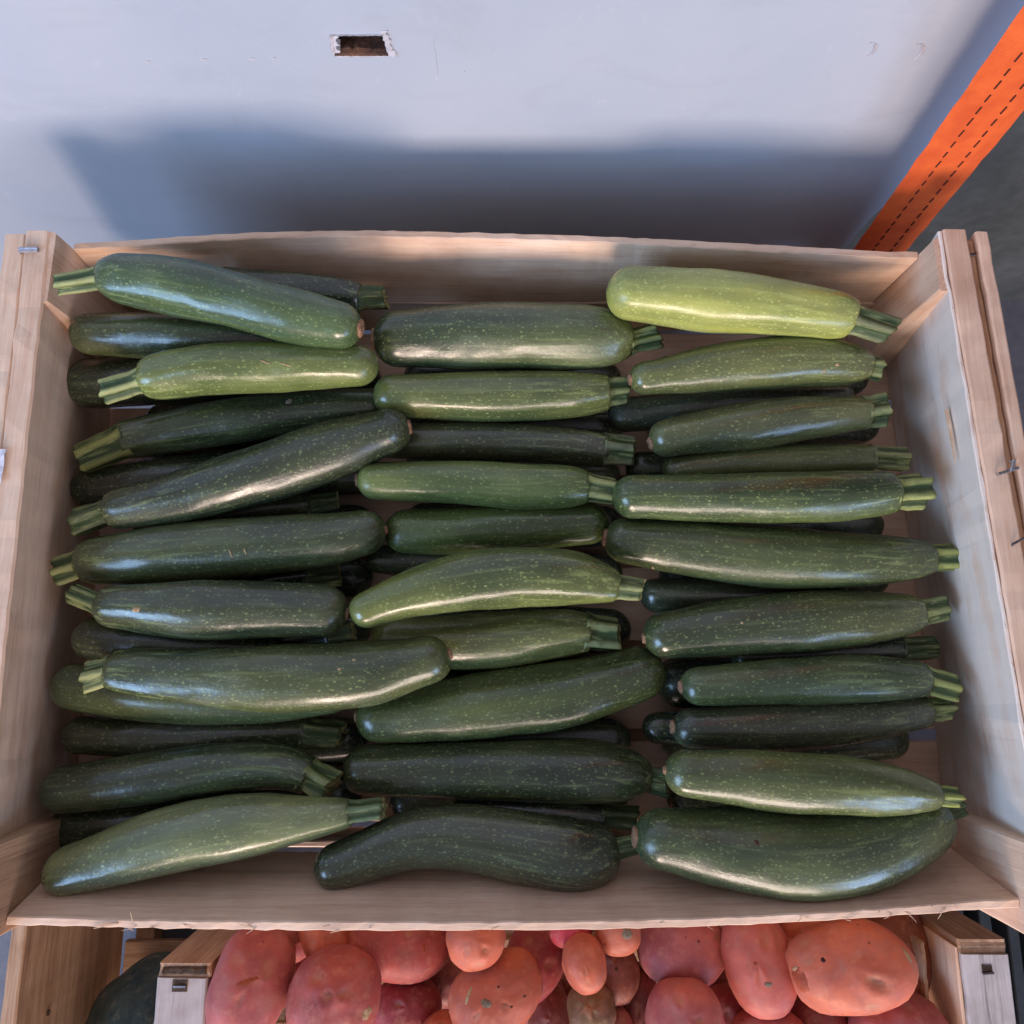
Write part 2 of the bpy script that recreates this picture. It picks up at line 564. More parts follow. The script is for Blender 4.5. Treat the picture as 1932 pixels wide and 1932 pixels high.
# ---------------------------------------------------------------- orange strap
sb = empty('webbing_strap', (0.29, 0.305, 0.0))
tag(sb, 'orange webbing strap with two rows of dark stitching hanging beside the pale wall', 'strap')
YS = 0.303
secs = []
for i in range(181):
    z = 0.004 + 1.3 * i / 180
    h = CAM_Z - z
    xl = 0.2435 + (h - 0.289) * 0.0905
    wob = 0.0009 * noise.noise(Vector((1, 2, z * 70)))
    wob2 = 0.0009 * noise.noise(Vector((5, 2, z * 70)))
    y = YS + 0.002 * math.sin(z * 9)
    bulge = 0.0012
    secs.append([(xl + wob, y + 0.0012, z), (xl + 0.010, y - bulge, z), (xl + 0.021, y - bulge * 0.6, z), (xl + 0.032, y - bulge, z), (xl + 0.0415 + wob2, y + 0.0012, z),
                 (xl + 0.032, y + 0.002, z), (xl + 0.010, y + 0.002, z)])
v, f = skin(secs)
mesh_obj('webbing', v, f, M['strap'], sb, smooth=False)
sv, sf = [], []
for row in (0.0135, 0.0275):
    z = 0.3
    while z < 0.62:
        h = CAM_Z - z
        x = 0.2435 + (h - 0.289) * 0.0905 + row
        y = YS + 0.002 * math.sin(z * 9) - 0.0013
        q, w_ = box_mesh(x - 0.00036, x + 0.00036, y - 0.0004, y + 0.001, z, z + 0.0052 * R.uniform(0.85, 1.1))
        b = len(sv)
        sv += q
        sf += [tuple(i + b for i in r_) for r_ in w_]
        z += 0.0092
mesh_obj('stitching', sv, sf, M['thread'], sb)

# ---------------------------------------------------------------- courgette crate
cr = empty('wooden_crate', (0, 0.055, Z(0.5225)))
tag(cr, 'shallow poplar wood crate with thin bowed sides, filled with courgettes', 'crate')
HT = 0.395
# front and back boards, thin and bowed
FB = [(-0.2675, -0.1365), (-0.20, -0.1385), (-0.10, -0.1395), (0.0, -0.1395), (0.10, -0.1380), (0.19, -0.1335), (0.2695, -0.1275)]
BB = [(-0.278, 0.2500), (-0.20, 0.2570), (-0.124, 0.2605), (-0.03, 0.2590), (0.07, 0.2555), (0.16, 0.2500), (0.2565, 0.2440)]


def interp(P, x):
    for (x0, y0), (x1, y1) in zip(P, P[1:]):
        if x <= x1 or (x1, y1) == P[-1]:
            t = (x - x0) / (x1 - x0)
            t2 = t
            return y0 + (y1 - y0) * t2


def smooth_line(P, n):
    out = []
    xs_ = [P[0][0] + (P[-1][0] - P[0][0]) * i / n for i in range(n + 1)]
    for x in xs_:
        w = 0.035
        out.append((x, sum(interp(P, min(max(x + d * w / 3, P[0][0]), P[-1][0])) for d in range(-3, 4)) / 7))
    return out


secs = []
for x, y in smooth_line(FB, 90):
    z1 = Z(0.413) + 0.0006 * noise.noise(Vector((x * 40, 1, 0)))
    yb = -0.117 - 0.004 * (1 - (x / 0.27) ** 2)
    secs.append(rect((x, yb, Z(0.474)), (x, yb - 0.0045, Z(0.474)), (x, y, z1), (x, y - 0.0046, z1 - 0.0006), 0.0006, 0.00018))
v, f = skin(secs)
mesh_obj('front_board', v, f, M['poplar_X'], cr)
board('lower_front_board', M['poplar_X'], cr, (-0.29, -0.1150, Z(0.515)), (0.285, -0.1150, Z(0.515)), (0, 0, 1), (0, -1, 0), (0.036, 0.0045))
board('lower_back_board', M['poplar_X'], cr, (-0.29, 0.2440, Z(0.515)), (0.285, 0.2440, Z(0.515)), (0, 0, 1), (0, 1, 0), (0.0448, 0.0045))
secs = []
for x, y in smooth_line(BB, 90):
    z1 = Z(0.413) + 0.0006 * noise.noise(Vector((x * 40, 9, 0)))
    yb = 0.2450
    secs.append(rect((x, yb, Z(0.470)), (x, yb + 0.0048, Z(0.470)), (x, y, z1), (x, y + 0.0048, z1), 0.0006, 0.00018))
v, f = skin(secs)
mesh_obj('back_board', v, f, M['poplar_X'], cr)


def side(y0, y1, x0t, x1t, x0b, x1b, zt, zb, name, mat, n=40, t=0.0, sgn=1, c=0.0012):
    """end board running along Y; x..t at the top, x..b at the bottom (back value, front value)"""
    secs = []
    for i in range(n + 1):
        s = i / n
        y = lerp(y0, y1, s)
        a, b_ = lerp(x0t[0], x0t[1], s), lerp(x0b[0], x0b[1], s)
        q = zt + 0.0005 * noise.noise(Vector((y * 40, sgn * 3, zt)))
        secs.append(rect((b_, y, zb), (b_ + sgn * t, y, zb), (a, y, q), (a + sgn * t, y, q), c, 0.0002))
    v, f = skin(secs)
    return mesh_obj(name, v, f, mat, cr)


# left end: two boards side by side; right end: board, recessed filler, thin outer board
side(0.2525, -0.146, (-0.2820, -0.2705), 0, (-0.3040, -0.2960), 0, Z(HT), Z(0.515), 'end_board', M['poplar_Y'], t=0.0145, sgn=-1)
side(0.2515, -0.146, (-0.2968, -0.2855), 0, (-0.3188, -0.3108), 0, Z(HT + 0.0012), Z(0.515), 'end_board', M['poplar_Y'], t=0.0135, sgn=-1)
side(0.2525, -0.146, (0.2600, 0.2740), 0, (0.2850, 0.2950), 0, Z(HT), Z(0.515), 'inner_end_board', M['worn'], t=0.0022, sgn=1, c=0.0006)
side(0.2535, -0.147, (0.2624, 0.2764), 0, (0.2874, 0.2974), 0, Z(HT - 0.0008), Z(0.515), 'end_board', M['poplar_Y'], t=0.0145, sgn=1)
side(0.2480, -0.145, (0.2771, 0.2911), 0, (0.3021, 0.3121), 0, Z(HT + 0.0035), Z(0.515), 'filler_board', M['old_Y'], t=0.0060, sgn=1)
side(0.2525, -0.147, (0.2834, 0.2974), 0, (0.3084, 0.3184), 0, Z(HT + 0.0005), Z(0.515), 'outer_end_board', M['poplar_Y'], t=0.0075, sgn=1)


def post(y0, y1, xin, xt, xb, mat):
    """flat corner post standing against an end board: vertical inner face, back following the board"""
    secs = []
    for i in range(11):
        s_ = i / 10
        z = lerp(Z(0.3962), Z(0.512), s_)
        xo = lerp(xt, xb, s_)
        jx = 0.0002 * noise.noise(Vector((z * 60, y0 * 50, 0)))
        c = 0.0012
        sg = 1 if xo > xin else -1
        secs.append([(xin + jx, y0 - c, z), (xin + jx + sg * c, y0, z), (xo, y0, z), (xo, y1, z), (xin + jx + sg * c, y1, z), (xin + jx, y1 + c, z)])
    v, f = skin(secs)
    return mesh_obj('corner_post', v, f, mat, cr)


post(0.2485, 0.2135, 0.2572, 0.2625, 0.2860, M['poplar_Z'])
post(-0.0970, -0.1460, 0.2700, 0.2755, 0.2945, M['poplar_Z'])
post(0.2525, 0.2060, -0.2785, -0.2840, -0.3035, M['poplar_Z'])
post(-0.0970, -0.1460, -0.2680, -0.2730, -0.2955, M['old_Z'])
y = -0.112
while y < 0.235:
    board('bottom_slat', M['poplar_X'], cr, (-0.305, y, Z(0.5215)), (0.300, y, Z(0.5215)), (0, 0, 1), (0, 1, 0), (0.0050, 0.052), n=10)
    y += 0.0605


def staple(x, y, z, ang, parent, mat, w=0.010):
    d = Vector((math.cos(ang), math.sin(ang), 0))
    c = Vector((x, y, z))
    v, f = tube_pts([c - d * w / 2 + Vector((0, 0, -0.003)), c - d * w / 2 + Vector((0, 0, 0.0004)), c + d * w / 2 + Vector((0, 0, 0.0004)), c + d * w / 2 + Vector((0, 0, -0.003))], 0.0010, 5)
    return mesh_obj('staple', v, f, mat, parent)


staple(-0.2925, 0.2385, Z(HT) + 0.0006, 0.05, cr, M['metal'], 0.011)
staple(-0.2925, 0.2400, Z(HT) + 0.0009, 0.02, cr, M['metal'], 0.011)
staple(0.2805, 0.1010, Z(HT) + 0.0022, 0.3, cr, M['metal'], 0.012)
staple(0.2830, 0.1040, Z(HT) + 0.0030, 1.2, cr, M['metal'], 0.007)
staple(0.2795, 0.2380, Z(HT) - 0.0025, 0.1, cr, M['dark_metal'], 0.005)
v, f = tube_pts([(0.277, 0.057, Z(HT) - 0.001), (0.2785, 0.0595, Z(HT) + 0.002), (0.284, 0.063, Z(HT) + 0.005), (0.293, 0.067, Z(HT) + 0.008), (0.302, 0.071, Z(HT) + 0.010)], 0.0007, 6)
mesh_obj('bent_nail', v, f, M['dark_metal'], cr)
# torn label under a staple at the left end
pv = []
for i in range(7):
    for j_ in range(5):
        x = -0.3005 + 0.012 * j_ / 4 + 0.0012 * noise.noise(Vector((i, j_, 4)))
        yy = 0.094 + 0.020 * i / 6 + 0.0012 * noise.noise(Vector((i, j_, 8)))
        pv.append((x, yy, Z(HT) + 0.0012 + 0.0016 * (noise.noise(Vector((i * 0.7, j_ * 0.7, 2))) + 0.5)))
n0 = len(pv)
pv += [(x, yy, z - 0.0003) for x, yy, z in pv]
pf = []
for i in range(6):
    for j_ in range(4):
        a = i * 5 + j_
        pf.append((a, a + 1, a + 6, a + 5))
        pf.append((a + n0, a + 5 + n0, a + 6 + n0, a + 1 + n0))
rim = [0, 1, 2, 3, 4, 9, 14, 19, 24, 29, 34, 33, 32, 31, 30, 25, 20, 15, 10, 5]
for a, b_ in zip(rim, rim[1:] + rim[:1]):
    pf.append((a, a + n0, b_ + n0, b_))
mesh_obj('paper_scrap', pv, pf, M['paper'], cr)


# loose wood fibres along the edges
def splinter(p, d, L, rad=0.00035, curl=0.3):
    p, d = Vector(p), Vector(d).normalized()
    sidev = d.orthogonal().normalized()
    pts = [p + d * (L * t) + sidev * (curl * L * t * t) for t in (0, 0.3, 0.6, 0.85, 1)]
    v, f = tube_pts(pts, [rad, rad, rad * 0.9, rad * 0.6, rad * 0.25], 4)
    mesh_obj('splinter', v, f, M['fibre'], cr)


for i in range(34):
    x = R.uniform(-0.26, 0.25)
    fy = interp(FB, x)
    splinter((x, fy - R.uniform(0.0, 0.0045), Z(0.4133)), (R.choice((-1, 1)), R.uniform(-0.8, 0.2), R.uniform(-0.2, 0.4)), R.uniform(0.002, 0.008), R.uniform(0.00012, 0.00026), R.uniform(-0.5, 0.5))
for i in range(16):
    x = R.uniform(-0.2, 0.24)
    splinter((x, interp(BB, x) + 0.001, Z(0.4135)), (R.choice((-1, 1)), R.uniform(-0.4, 0.4), R.uniform(0, 0.5)), R.uniform(0.002, 0.005), R.uniform(0.00010, 0.0002), R.uniform(-0.5, 0.5))
splinter((-0.208, -0.1400, Z(0.4125)), (-1, -0.16, 0.02), 0.013, 0.0005, 0.05)
splinter((-0.200, -0.1395, Z(0.4125)), (-0.35, 1.0, 0.1), 0.006, 0.0003, 0.1)
splinter((-0.2718, -0.1380, Z(0.3965)), (-0.6, 0.9, 0.1), 0.011, 0.0004, 0.1)
splinter((0.2785, -0.032, Z(0.394)), (0.5, -0.9, 0.2), 0.016, 0.0003, 0.05)
splinter((-0.2815, 0.165, Z(0.396)), (0.02, -1, -0.05), 0.028, 0.0006, -0.04)
for i in range(14):
    yy = R.uniform(-0.12, 0.23)
    s = (0.2525 - yy) / 0.3985
    splinter((lerp(0.2603, 0.2743, s), yy, Z(HT - 0.0005)), (R.uniform(-0.3, 0.3), R.choice((-1, 1)), 0.3), R.uniform(0.002, 0.006), 0.00018, R.uniform(-0.4, 0.4))
# a long lifted sliver on the worn inner face and a few along the left end
splinter((0.2655, 0.146, Z(0.417)), (0.012, -1, 0.10), 0.034, 0.0011, 0.03)
splinter((-0.2815, 0.02, Z(0.415)), (-0.02, -1, 0.02), 0.16, 0.00055, 0.004)
splinter((-0.2815, 0.10, Z(0.413)), (-0.01, -1, 0.05), 0.05, 0.0005, 0.01)

# ---------------------------------------------------------------- courgettes
# key: (label, skin colour, stem side handled in the table, points from blossom end to stem tip in mm: x, y, z, radius)
COURGETTES = [
    ('courgette lying highest in the back left corner, thick green stem against the post', (59, 78, 53), True, True, (153, 158, 104),
     [(-88.9, 188.5, 426.6, 6.3), (-102.1, 190.3, 426.4, 13.8), (-127.6, 195.5, 426.2, 16.3), (-169.5, 207.6, 425.7, 17.1), (-211.8, 217.5, 425.2, 16.5), (-246.9, 222.2, 424.9, 13.4), (-272.0, 217.2, 424.6, 7.0)]),
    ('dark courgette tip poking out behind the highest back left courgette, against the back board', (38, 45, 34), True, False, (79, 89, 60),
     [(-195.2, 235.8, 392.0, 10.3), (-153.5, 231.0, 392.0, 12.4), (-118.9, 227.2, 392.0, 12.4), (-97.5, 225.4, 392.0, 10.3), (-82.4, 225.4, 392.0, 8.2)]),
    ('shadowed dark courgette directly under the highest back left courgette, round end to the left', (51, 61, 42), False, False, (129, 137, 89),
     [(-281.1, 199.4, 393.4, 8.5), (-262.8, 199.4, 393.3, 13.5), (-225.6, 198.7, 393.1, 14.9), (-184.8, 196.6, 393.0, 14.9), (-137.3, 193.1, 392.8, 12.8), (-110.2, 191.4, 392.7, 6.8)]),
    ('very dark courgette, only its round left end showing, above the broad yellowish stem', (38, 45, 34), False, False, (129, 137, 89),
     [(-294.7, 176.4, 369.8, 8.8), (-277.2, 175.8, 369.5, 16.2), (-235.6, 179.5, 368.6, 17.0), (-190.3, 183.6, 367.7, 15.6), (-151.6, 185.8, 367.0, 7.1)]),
    ('courgette with pale split stem and yellow-green flank, at the back of the left column', (84, 96, 55), True, False, (153, 158, 104),
     [(-81.6, 171.6, 408.2, 6.5), (-95.9, 172.3, 408.2, 13.0), (-134.8, 172.3, 408.1, 14.9), (-183.2, 169.6, 408.0, 15.2), (-225.4, 163.5, 407.9, 12.9), (-247.2, 156.0, 407.8, 7.7)]),
    ('dark left-column courgette with a broad yellowish ridged stem, partly under the slanting one', (51, 61, 42), True, False, (147, 151, 89),
     [(-81.4, 161.4, 367.1, 7.0), (-97.1, 160.2, 367.5, 12.7), (-142.3, 156.2, 368.5, 14.7), (-197.2, 147.7, 369.7, 14.6), (-251.8, 136.5, 370.9, 12.5), (-279.5, 122.7, 371.6, 11.7)]),
    ('long dark courgette slanting up to the right on top of the left column', (53, 61, 46), True, True, (79, 89, 60),
     [(-64.0, 139.7, 388.7, 6.7), (-81.9, 135.3, 388.5, 15.3), (-114.7, 123.6, 388.2, 18.6), (-153.7, 109.7, 387.7, 18.5), (-202.2, 95.7, 387.2, 15.8), (-249.0, 85.7, 386.7, 11.8), (-269.5, 78.1, 386.5, 8.5)]),
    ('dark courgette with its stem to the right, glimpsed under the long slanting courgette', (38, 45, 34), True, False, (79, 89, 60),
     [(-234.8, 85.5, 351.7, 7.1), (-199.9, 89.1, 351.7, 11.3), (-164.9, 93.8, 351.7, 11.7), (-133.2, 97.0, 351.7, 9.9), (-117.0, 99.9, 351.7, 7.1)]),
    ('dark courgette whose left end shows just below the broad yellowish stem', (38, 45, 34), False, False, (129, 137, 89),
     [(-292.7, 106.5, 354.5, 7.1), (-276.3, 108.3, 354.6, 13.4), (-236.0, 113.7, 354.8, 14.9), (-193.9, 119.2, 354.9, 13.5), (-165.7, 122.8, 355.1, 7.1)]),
    ('large dark green courgette midway down the left column, stem touching the left side', (59, 69, 48), True, True, (153, 158, 104),
     [(-77.9, 74.8, 382.6, 6.6), (-92.3, 73.2, 382.5, 14.1), (-120.0, 68.2, 382.3, 17.1), (-169.0, 64.0, 381.9, 18.7), (-217.9, 60.1, 381.6, 18.3), (-265.9, 54.5, 381.2, 13.1), (-279.1, 49.3, 381.1, 9.1)]),
    ('dull dark courgette with a tan blossom scar at its right end', (53, 61, 44), True, True, (129, 137, 89),
     [(-97.1, 22.8, 392.3, 6.3), (-115.0, 24.7, 392.4, 15.1), (-146.4, 25.3, 392.7, 16.7), (-193.4, 25.3, 393.0, 17.0), (-245.2, 27.8, 393.4, 11.3), (-260.7, 34.6, 393.5, 6.3)]),
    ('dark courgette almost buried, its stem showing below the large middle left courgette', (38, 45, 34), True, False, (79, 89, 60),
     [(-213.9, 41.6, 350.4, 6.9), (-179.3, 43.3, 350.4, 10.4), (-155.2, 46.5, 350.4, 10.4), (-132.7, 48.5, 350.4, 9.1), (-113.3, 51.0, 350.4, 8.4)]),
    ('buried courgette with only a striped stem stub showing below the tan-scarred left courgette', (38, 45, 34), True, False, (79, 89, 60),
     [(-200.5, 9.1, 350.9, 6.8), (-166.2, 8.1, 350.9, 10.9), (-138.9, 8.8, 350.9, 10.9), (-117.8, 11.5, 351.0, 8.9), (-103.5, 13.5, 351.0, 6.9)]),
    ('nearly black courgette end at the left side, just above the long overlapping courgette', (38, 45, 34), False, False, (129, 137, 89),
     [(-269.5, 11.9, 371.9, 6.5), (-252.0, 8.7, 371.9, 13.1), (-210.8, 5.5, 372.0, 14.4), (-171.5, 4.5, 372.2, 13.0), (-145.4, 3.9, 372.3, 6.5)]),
    ('long courgette on top of the left column, rounded end overlapping the middle column', (61, 70, 46), True, True, (153, 158, 104),
     [(-36.0, 0.0, 393.5, 6.2), (-54.4, -5.4, 393.5, 14.8), (-88.2, -12.1, 393.5, 19.1), (-137.3, -14.5, 393.5, 19.1), (-189.8, -13.0, 393.5, 15.4), (-233.9, -9.7, 393.5, 11.7), (-245.8, -13.9, 393.5, 8.6)]),
    ('green courgette directly beneath the long overlapping courgette, blue glint on its left end', (68, 80, 55), False, False, (129, 137, 89),
     [(-282.4, -16.1, 365.6, 6.6), (-262.1, -21.2, 365.6, 14.4), (-210.9, -26.2, 365.5, 16.3), (-158.6, -27.5, 365.5, 15.0), (-119.5, -26.2, 365.5, 11.8), (-98.4, -24.3, 365.5, 6.5)]),
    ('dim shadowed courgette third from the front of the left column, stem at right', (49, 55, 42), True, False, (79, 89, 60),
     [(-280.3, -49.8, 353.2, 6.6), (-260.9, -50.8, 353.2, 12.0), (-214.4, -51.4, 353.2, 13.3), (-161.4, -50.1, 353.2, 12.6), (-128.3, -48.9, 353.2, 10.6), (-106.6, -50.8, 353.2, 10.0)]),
    ('dark curved courgette second from the front of the left column, wide ridged stem', (47, 57, 42), True, False, (129, 137, 89),
     [(-277.1, -79.9, 372.9, 6.3), (-256.0, -78.2, 372.9, 14.1), (-209.6, -71.6, 372.9, 15.1), (-169.1, -66.2, 372.9, 14.2), (-137.5, -66.2, 372.9, 12.6), (-120.5, -71.0, 372.9, 10.7), (-107.0, -78.4, 372.9, 10.0)]),
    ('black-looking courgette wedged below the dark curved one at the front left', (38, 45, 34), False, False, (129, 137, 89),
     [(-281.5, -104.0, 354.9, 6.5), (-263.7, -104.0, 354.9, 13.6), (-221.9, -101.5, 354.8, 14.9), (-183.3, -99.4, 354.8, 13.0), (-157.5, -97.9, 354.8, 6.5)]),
    ('paler olive courgette at the front left corner, narrowing to a small stem on the right', (101, 110, 81), True, False, (113, 129, 92),
     [(-262.8, -122.5, 384.9, 6.0), (-244.1, -118.6, 384.9, 13.8), (-203.4, -106.3, 385.0, 17.5), (-159.0, -97.2, 385.0, 18.1), (-119.9, -93.0, 385.0, 12.7), (-92.8, -89.6, 385.0, 7.9), (-73.8, -87.6, 385.0, 6.7)]),
    ('thick speckled courgette at the back of the middle column, nearest the back board', (65, 76, 53), True, True, (129, 137, 89),
     [(-90.1, 199.9, 386.0, 6.9), (-67.4, 199.9, 386.0, 18.6), (-22.7, 201.3, 386.0, 21.0), (25.5, 200.6, 386.0, 21.3), (56.4, 199.9, 386.0, 19.3), (77.7, 197.6, 386.0, 11.7), (93.7, 202.1, 386.0, 8.3)]),
    ('yellow-green courgette second from the back of the middle column, short square stem', (93, 102, 61), True, False, (129, 137, 89),
     [(-89.2, 162.1, 383.3, 6.8), (-70.3, 162.3, 382.6, 13.6), (-5.5, 162.9, 380.2, 16.5), (35.8, 164.5, 378.7, 15.1), (62.1, 166.7, 377.8, 11.4), (75.8, 168.7, 377.3, 10.4)]),
    ('dark courgette third from the back of the middle column, under its neighbours', (59, 63, 48), True, False, (122, 129, 99),
     [(-93.3, 138.4, 364.5, 7.0), (-72.2, 138.3, 364.8, 11.9), (-23.1, 137.3, 365.7, 12.6), (29.3, 134.9, 366.6, 12.6), (62.3, 130.4, 367.2, 10.4), (79.9, 129.2, 367.5, 11.5)]),
    ('slim courgette fourth from the back of the middle column, bright pale stem to the right', (80, 94, 55), True, True, (168, 172, 110),
     [(-97.5, 106.8, 381.6, 6.7), (-78.8, 106.5, 381.6, 12.0), (-38.7, 105.5, 381.5, 13.4), (4.7, 103.1, 381.4, 14.7), (31.3, 102.8, 381.4, 13.7), (47.4, 102.8, 381.3, 11.0), (64.9, 99.4, 381.3, 9.3)]),
    ('green courgette with blue glints, fifth from the back of the middle column', (65, 80, 46), False, True, (129, 137, 89),
     [(-81.6, 76.7, 367.5, 6.8), (-61.5, 76.4, 367.4, 14.3), (-5.4, 78.2, 367.1, 15.7), (35.5, 80.6, 366.9, 14.3), (62.8, 81.7, 366.7, 6.8)]),
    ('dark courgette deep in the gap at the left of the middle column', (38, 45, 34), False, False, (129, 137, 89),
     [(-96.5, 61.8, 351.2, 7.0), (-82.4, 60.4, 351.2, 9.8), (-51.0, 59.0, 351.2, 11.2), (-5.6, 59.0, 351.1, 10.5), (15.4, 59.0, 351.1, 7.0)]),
    ('arched courgette in the centre of the crate, tapering to the left, broad bright highlight', (82, 92, 53), True, False, (129, 137, 89),
     [(-93.3, 19.4, 398.9, 6.2), (-77.9, 27.4, 398.5, 11.2), (-42.5, 38.6, 397.9, 16.2), (-1.9, 43.7, 397.1, 17.9), (35.8, 43.2, 396.5, 16.0), (62.4, 37.9, 396.0, 9.4), (76.2, 36.6, 395.8, 7.8)]),
    ('dull olive courgette in the middle column with a wide pale stem, under the arched courgette', (97, 104, 65), True, False, (144, 151, 106),
     [(-89.8, 10.6, 357.7, 6.7), (-62.7, 6.6, 357.7, 16.2), (-8.8, 8.6, 357.7, 17.9), (28.4, 12.6, 357.7, 15.5), (48.7, 13.3, 357.7, 12.2), (68.5, 10.6, 357.7, 12.1)]),
    ('big heavily speckled middle-column courgette, just in front of the long overlapping one', (65, 76, 46), False, True, (129, 137, 89),
     [(-96.6, -38.7, 360.1, 6.6), (-75.9, -38.0, 360.1, 15.8), (-21.8, -32.3, 360.2, 19.8), (27.8, -25.9, 360.2, 20.2), (67.7, -16.9, 360.2, 17.9), (96.2, -8.5, 360.2, 6.7)]),
    ('dark blunt courgette second from the front of the middle column, long bluish highlight', (53, 61, 42), True, False, (79, 89, 60),
     [(-103.8, -69.4, 359.8, 6.5), (-84.7, -70.3, 359.8, 14.9), (-21.4, -70.3, 359.8, 17.5), (33.7, -70.9, 359.9, 18.8), (64.5, -72.5, 359.9, 16.8), (83.5, -75.5, 359.9, 10.4), (94.4, -77.4, 359.9, 8.4)]),
    ('dark S-shaped courgette at the front of the middle column, resting on the front board', (49, 55, 42), True, False, (79, 89, 60),
     [(-113.5, -123.6, 376.0, 6.1), (-96.6, -118.8, 375.9, 12.8), (-60.3, -106.5, 375.7, 16.0), (-26.5, -104.5, 375.5, 17.9), (7.4, -110.3, 375.4, 19.7), (36.5, -114.7, 375.2, 20.2), (61.2, -111.0, 375.1, 12.3), (72.0, -108.7, 375.1, 6.2)]),
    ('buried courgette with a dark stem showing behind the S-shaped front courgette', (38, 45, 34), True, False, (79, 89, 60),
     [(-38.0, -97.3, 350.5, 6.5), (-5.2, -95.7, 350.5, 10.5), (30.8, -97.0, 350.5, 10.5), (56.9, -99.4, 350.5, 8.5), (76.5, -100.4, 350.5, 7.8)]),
    ('pale yellow-green courgette at the back right, lightest of all in the crate', (132, 141, 81), True, False, (108, 113, 79),
     [(58.9, 221.6, 408.0, 6.6), (79.1, 219.8, 408.0, 16.5), (126.8, 215.2, 408.0, 18.5), (166.1, 210.2, 408.0, 17.1), (195.4, 206.6, 408.0, 14.8), (210.9, 203.1, 408.0, 12.5), (233.1, 195.3, 408.0, 9.2)]),
    ('speckled courgette second from the back of the right column, arching below the pale one', (84, 92, 59), True, True, (129, 137, 89),
     [(74.4, 169.7, 392.2, 6.7), (93.7, 172.1, 391.6, 11.4), (139.9, 179.1, 390.3, 15.5), (188.1, 183.2, 389.0, 16.0), (215.5, 182.1, 388.3, 13.6), (229.1, 180.1, 387.9, 8.8), (236.5, 178.4, 387.7, 7.5)]),
    ('dim courgette behind the bent one in the right column, third from the back', (59, 65, 53), False, False, (129, 137, 89),
     [(65.8, 158.6, 353.7, 7.2), (88.3, 160.5, 353.7, 12.3), (131.9, 164.3, 353.7, 13.8), (183.0, 168.9, 353.7, 13.1), (215.9, 171.9, 353.7, 10.9), (234.2, 172.7, 353.7, 7.3)]),
    ('courgette with a flat cut-off stem, fourth from the back of the right column', (76, 82, 57), True, True, (135, 144, 99),
     [(87.5, 130.1, 382.6, 6.7), (107.6, 135.7, 382.6, 12.8), (153.6, 142.8, 382.6, 15.6), (194.6, 147.7, 382.6, 13.6), (226.9, 151.3, 382.5, 10.2), (238.2, 153.1, 382.5, 10.9)]),
    ('slim courgette with a small stem, partly under the bright-highlighted one of the right column', (76, 86, 57), True, False, (129, 137, 89),
     [(97.1, 114.8, 372.2, 6.8), (121.2, 117.6, 372.1, 9.6), (159.1, 121.1, 372.0, 10.6), (197.0, 122.6, 372.0, 10.3), (233.5, 124.0, 371.9, 8.6), (254.4, 122.6, 371.9, 8.2)]),
    ('small dark piece of courgette in the gap left of the slim right-column courgette', (38, 45, 34), False, False, (129, 137, 89),
     [(76.6, 123.7, 351.7, 7.2), (94.5, 122.2, 351.8, 11.4), (130.1, 120.6, 352.1, 12.1), (169.3, 120.6, 352.4, 7.1)]),
    ('straight courgette in the right column with a long bright highlight and two-ridged stem', (70, 84, 51), True, False, (147, 159, 96),
     [(60.9, 91.7, 394.6, 6.4), (80.4, 93.1, 394.3, 13.6), (140.3, 92.6, 393.5, 15.2), (192.4, 93.5, 392.7, 15.5), (233.5, 96.2, 392.2, 13.0), (250.9, 97.0, 391.9, 11.0)]),
    ('long thick courgette midway down the right column, just behind the dully shining one', (63, 74, 48), True, True, (151, 159, 89),
     [(57.8, 71.5, 376.7, 6.6), (77.7, 68.4, 376.6, 15.3), (137.1, 61.1, 376.2, 18.9), (193.3, 57.2, 375.9, 18.5), (239.7, 57.2, 375.7, 14.2), (261.4, 58.2, 375.6, 9.9), (277.1, 58.6, 375.5, 8.9)]),
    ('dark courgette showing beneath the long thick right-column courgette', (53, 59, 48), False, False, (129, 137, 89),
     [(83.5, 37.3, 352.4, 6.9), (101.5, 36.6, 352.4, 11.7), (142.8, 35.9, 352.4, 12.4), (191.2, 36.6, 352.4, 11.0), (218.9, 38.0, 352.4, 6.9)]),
    ('speckled right-column courgette with broad dull sheen, below the long thick one', (74, 82, 53), True, True, (129, 137, 89),
     [(80.7, 9.0, 374.1, 6.5), (100.6, 11.5, 374.1, 14.7), (148.2, 16.7, 374.1, 18.3), (200.8, 20.2, 374.1, 18.0), (233.7, 22.5, 374.1, 14.4), (251.9, 24.5, 374.1, 10.5), (269.0, 27.7, 374.1, 8.5)]),
    ('buried courgette with only its ridged dark stem showing at the right side', (38, 45, 34), True, False, (79, 89, 60),
     [(141.0, -2.6, 350.8, 6.8), (175.2, -1.3, 350.9, 10.2), (212.8, 0.7, 350.9, 10.9), (250.5, 2.4, 350.9, 8.9), (271.1, 3.4, 350.9, 8.2)]),
    ('slim courgette in the right column with a white blossom tip and striped curved stem', (65, 78, 53), True, True, (147, 158, 94),
     [(100.7, -19.9, 379.0, 6.4), (118.8, -19.0, 379.1, 11.4), (169.8, -16.5, 379.1, 14.0), (214.5, -15.0, 379.2, 13.7), (247.8, -15.6, 379.2, 10.2), (264.4, -20.5, 379.2, 8.6)]),
    ('dull dark courgette in the right column, just in front of the slim white-tipped one', (59, 65, 51), True, True, (129, 137, 89),
     [(96.3, -43.8, 372.5, 6.4), (112.9, -44.4, 372.5, 12.1), (164.1, -43.2, 372.3, 14.7), (209.2, -39.5, 372.1, 13.4), (251.5, -34.0, 372.0, 9.0), (264.7, -33.0, 371.9, 7.7)]),
    ('dark courgette end in the gap left of the dull right-column courgette', (38, 45, 34), False, False, (129, 137, 89),
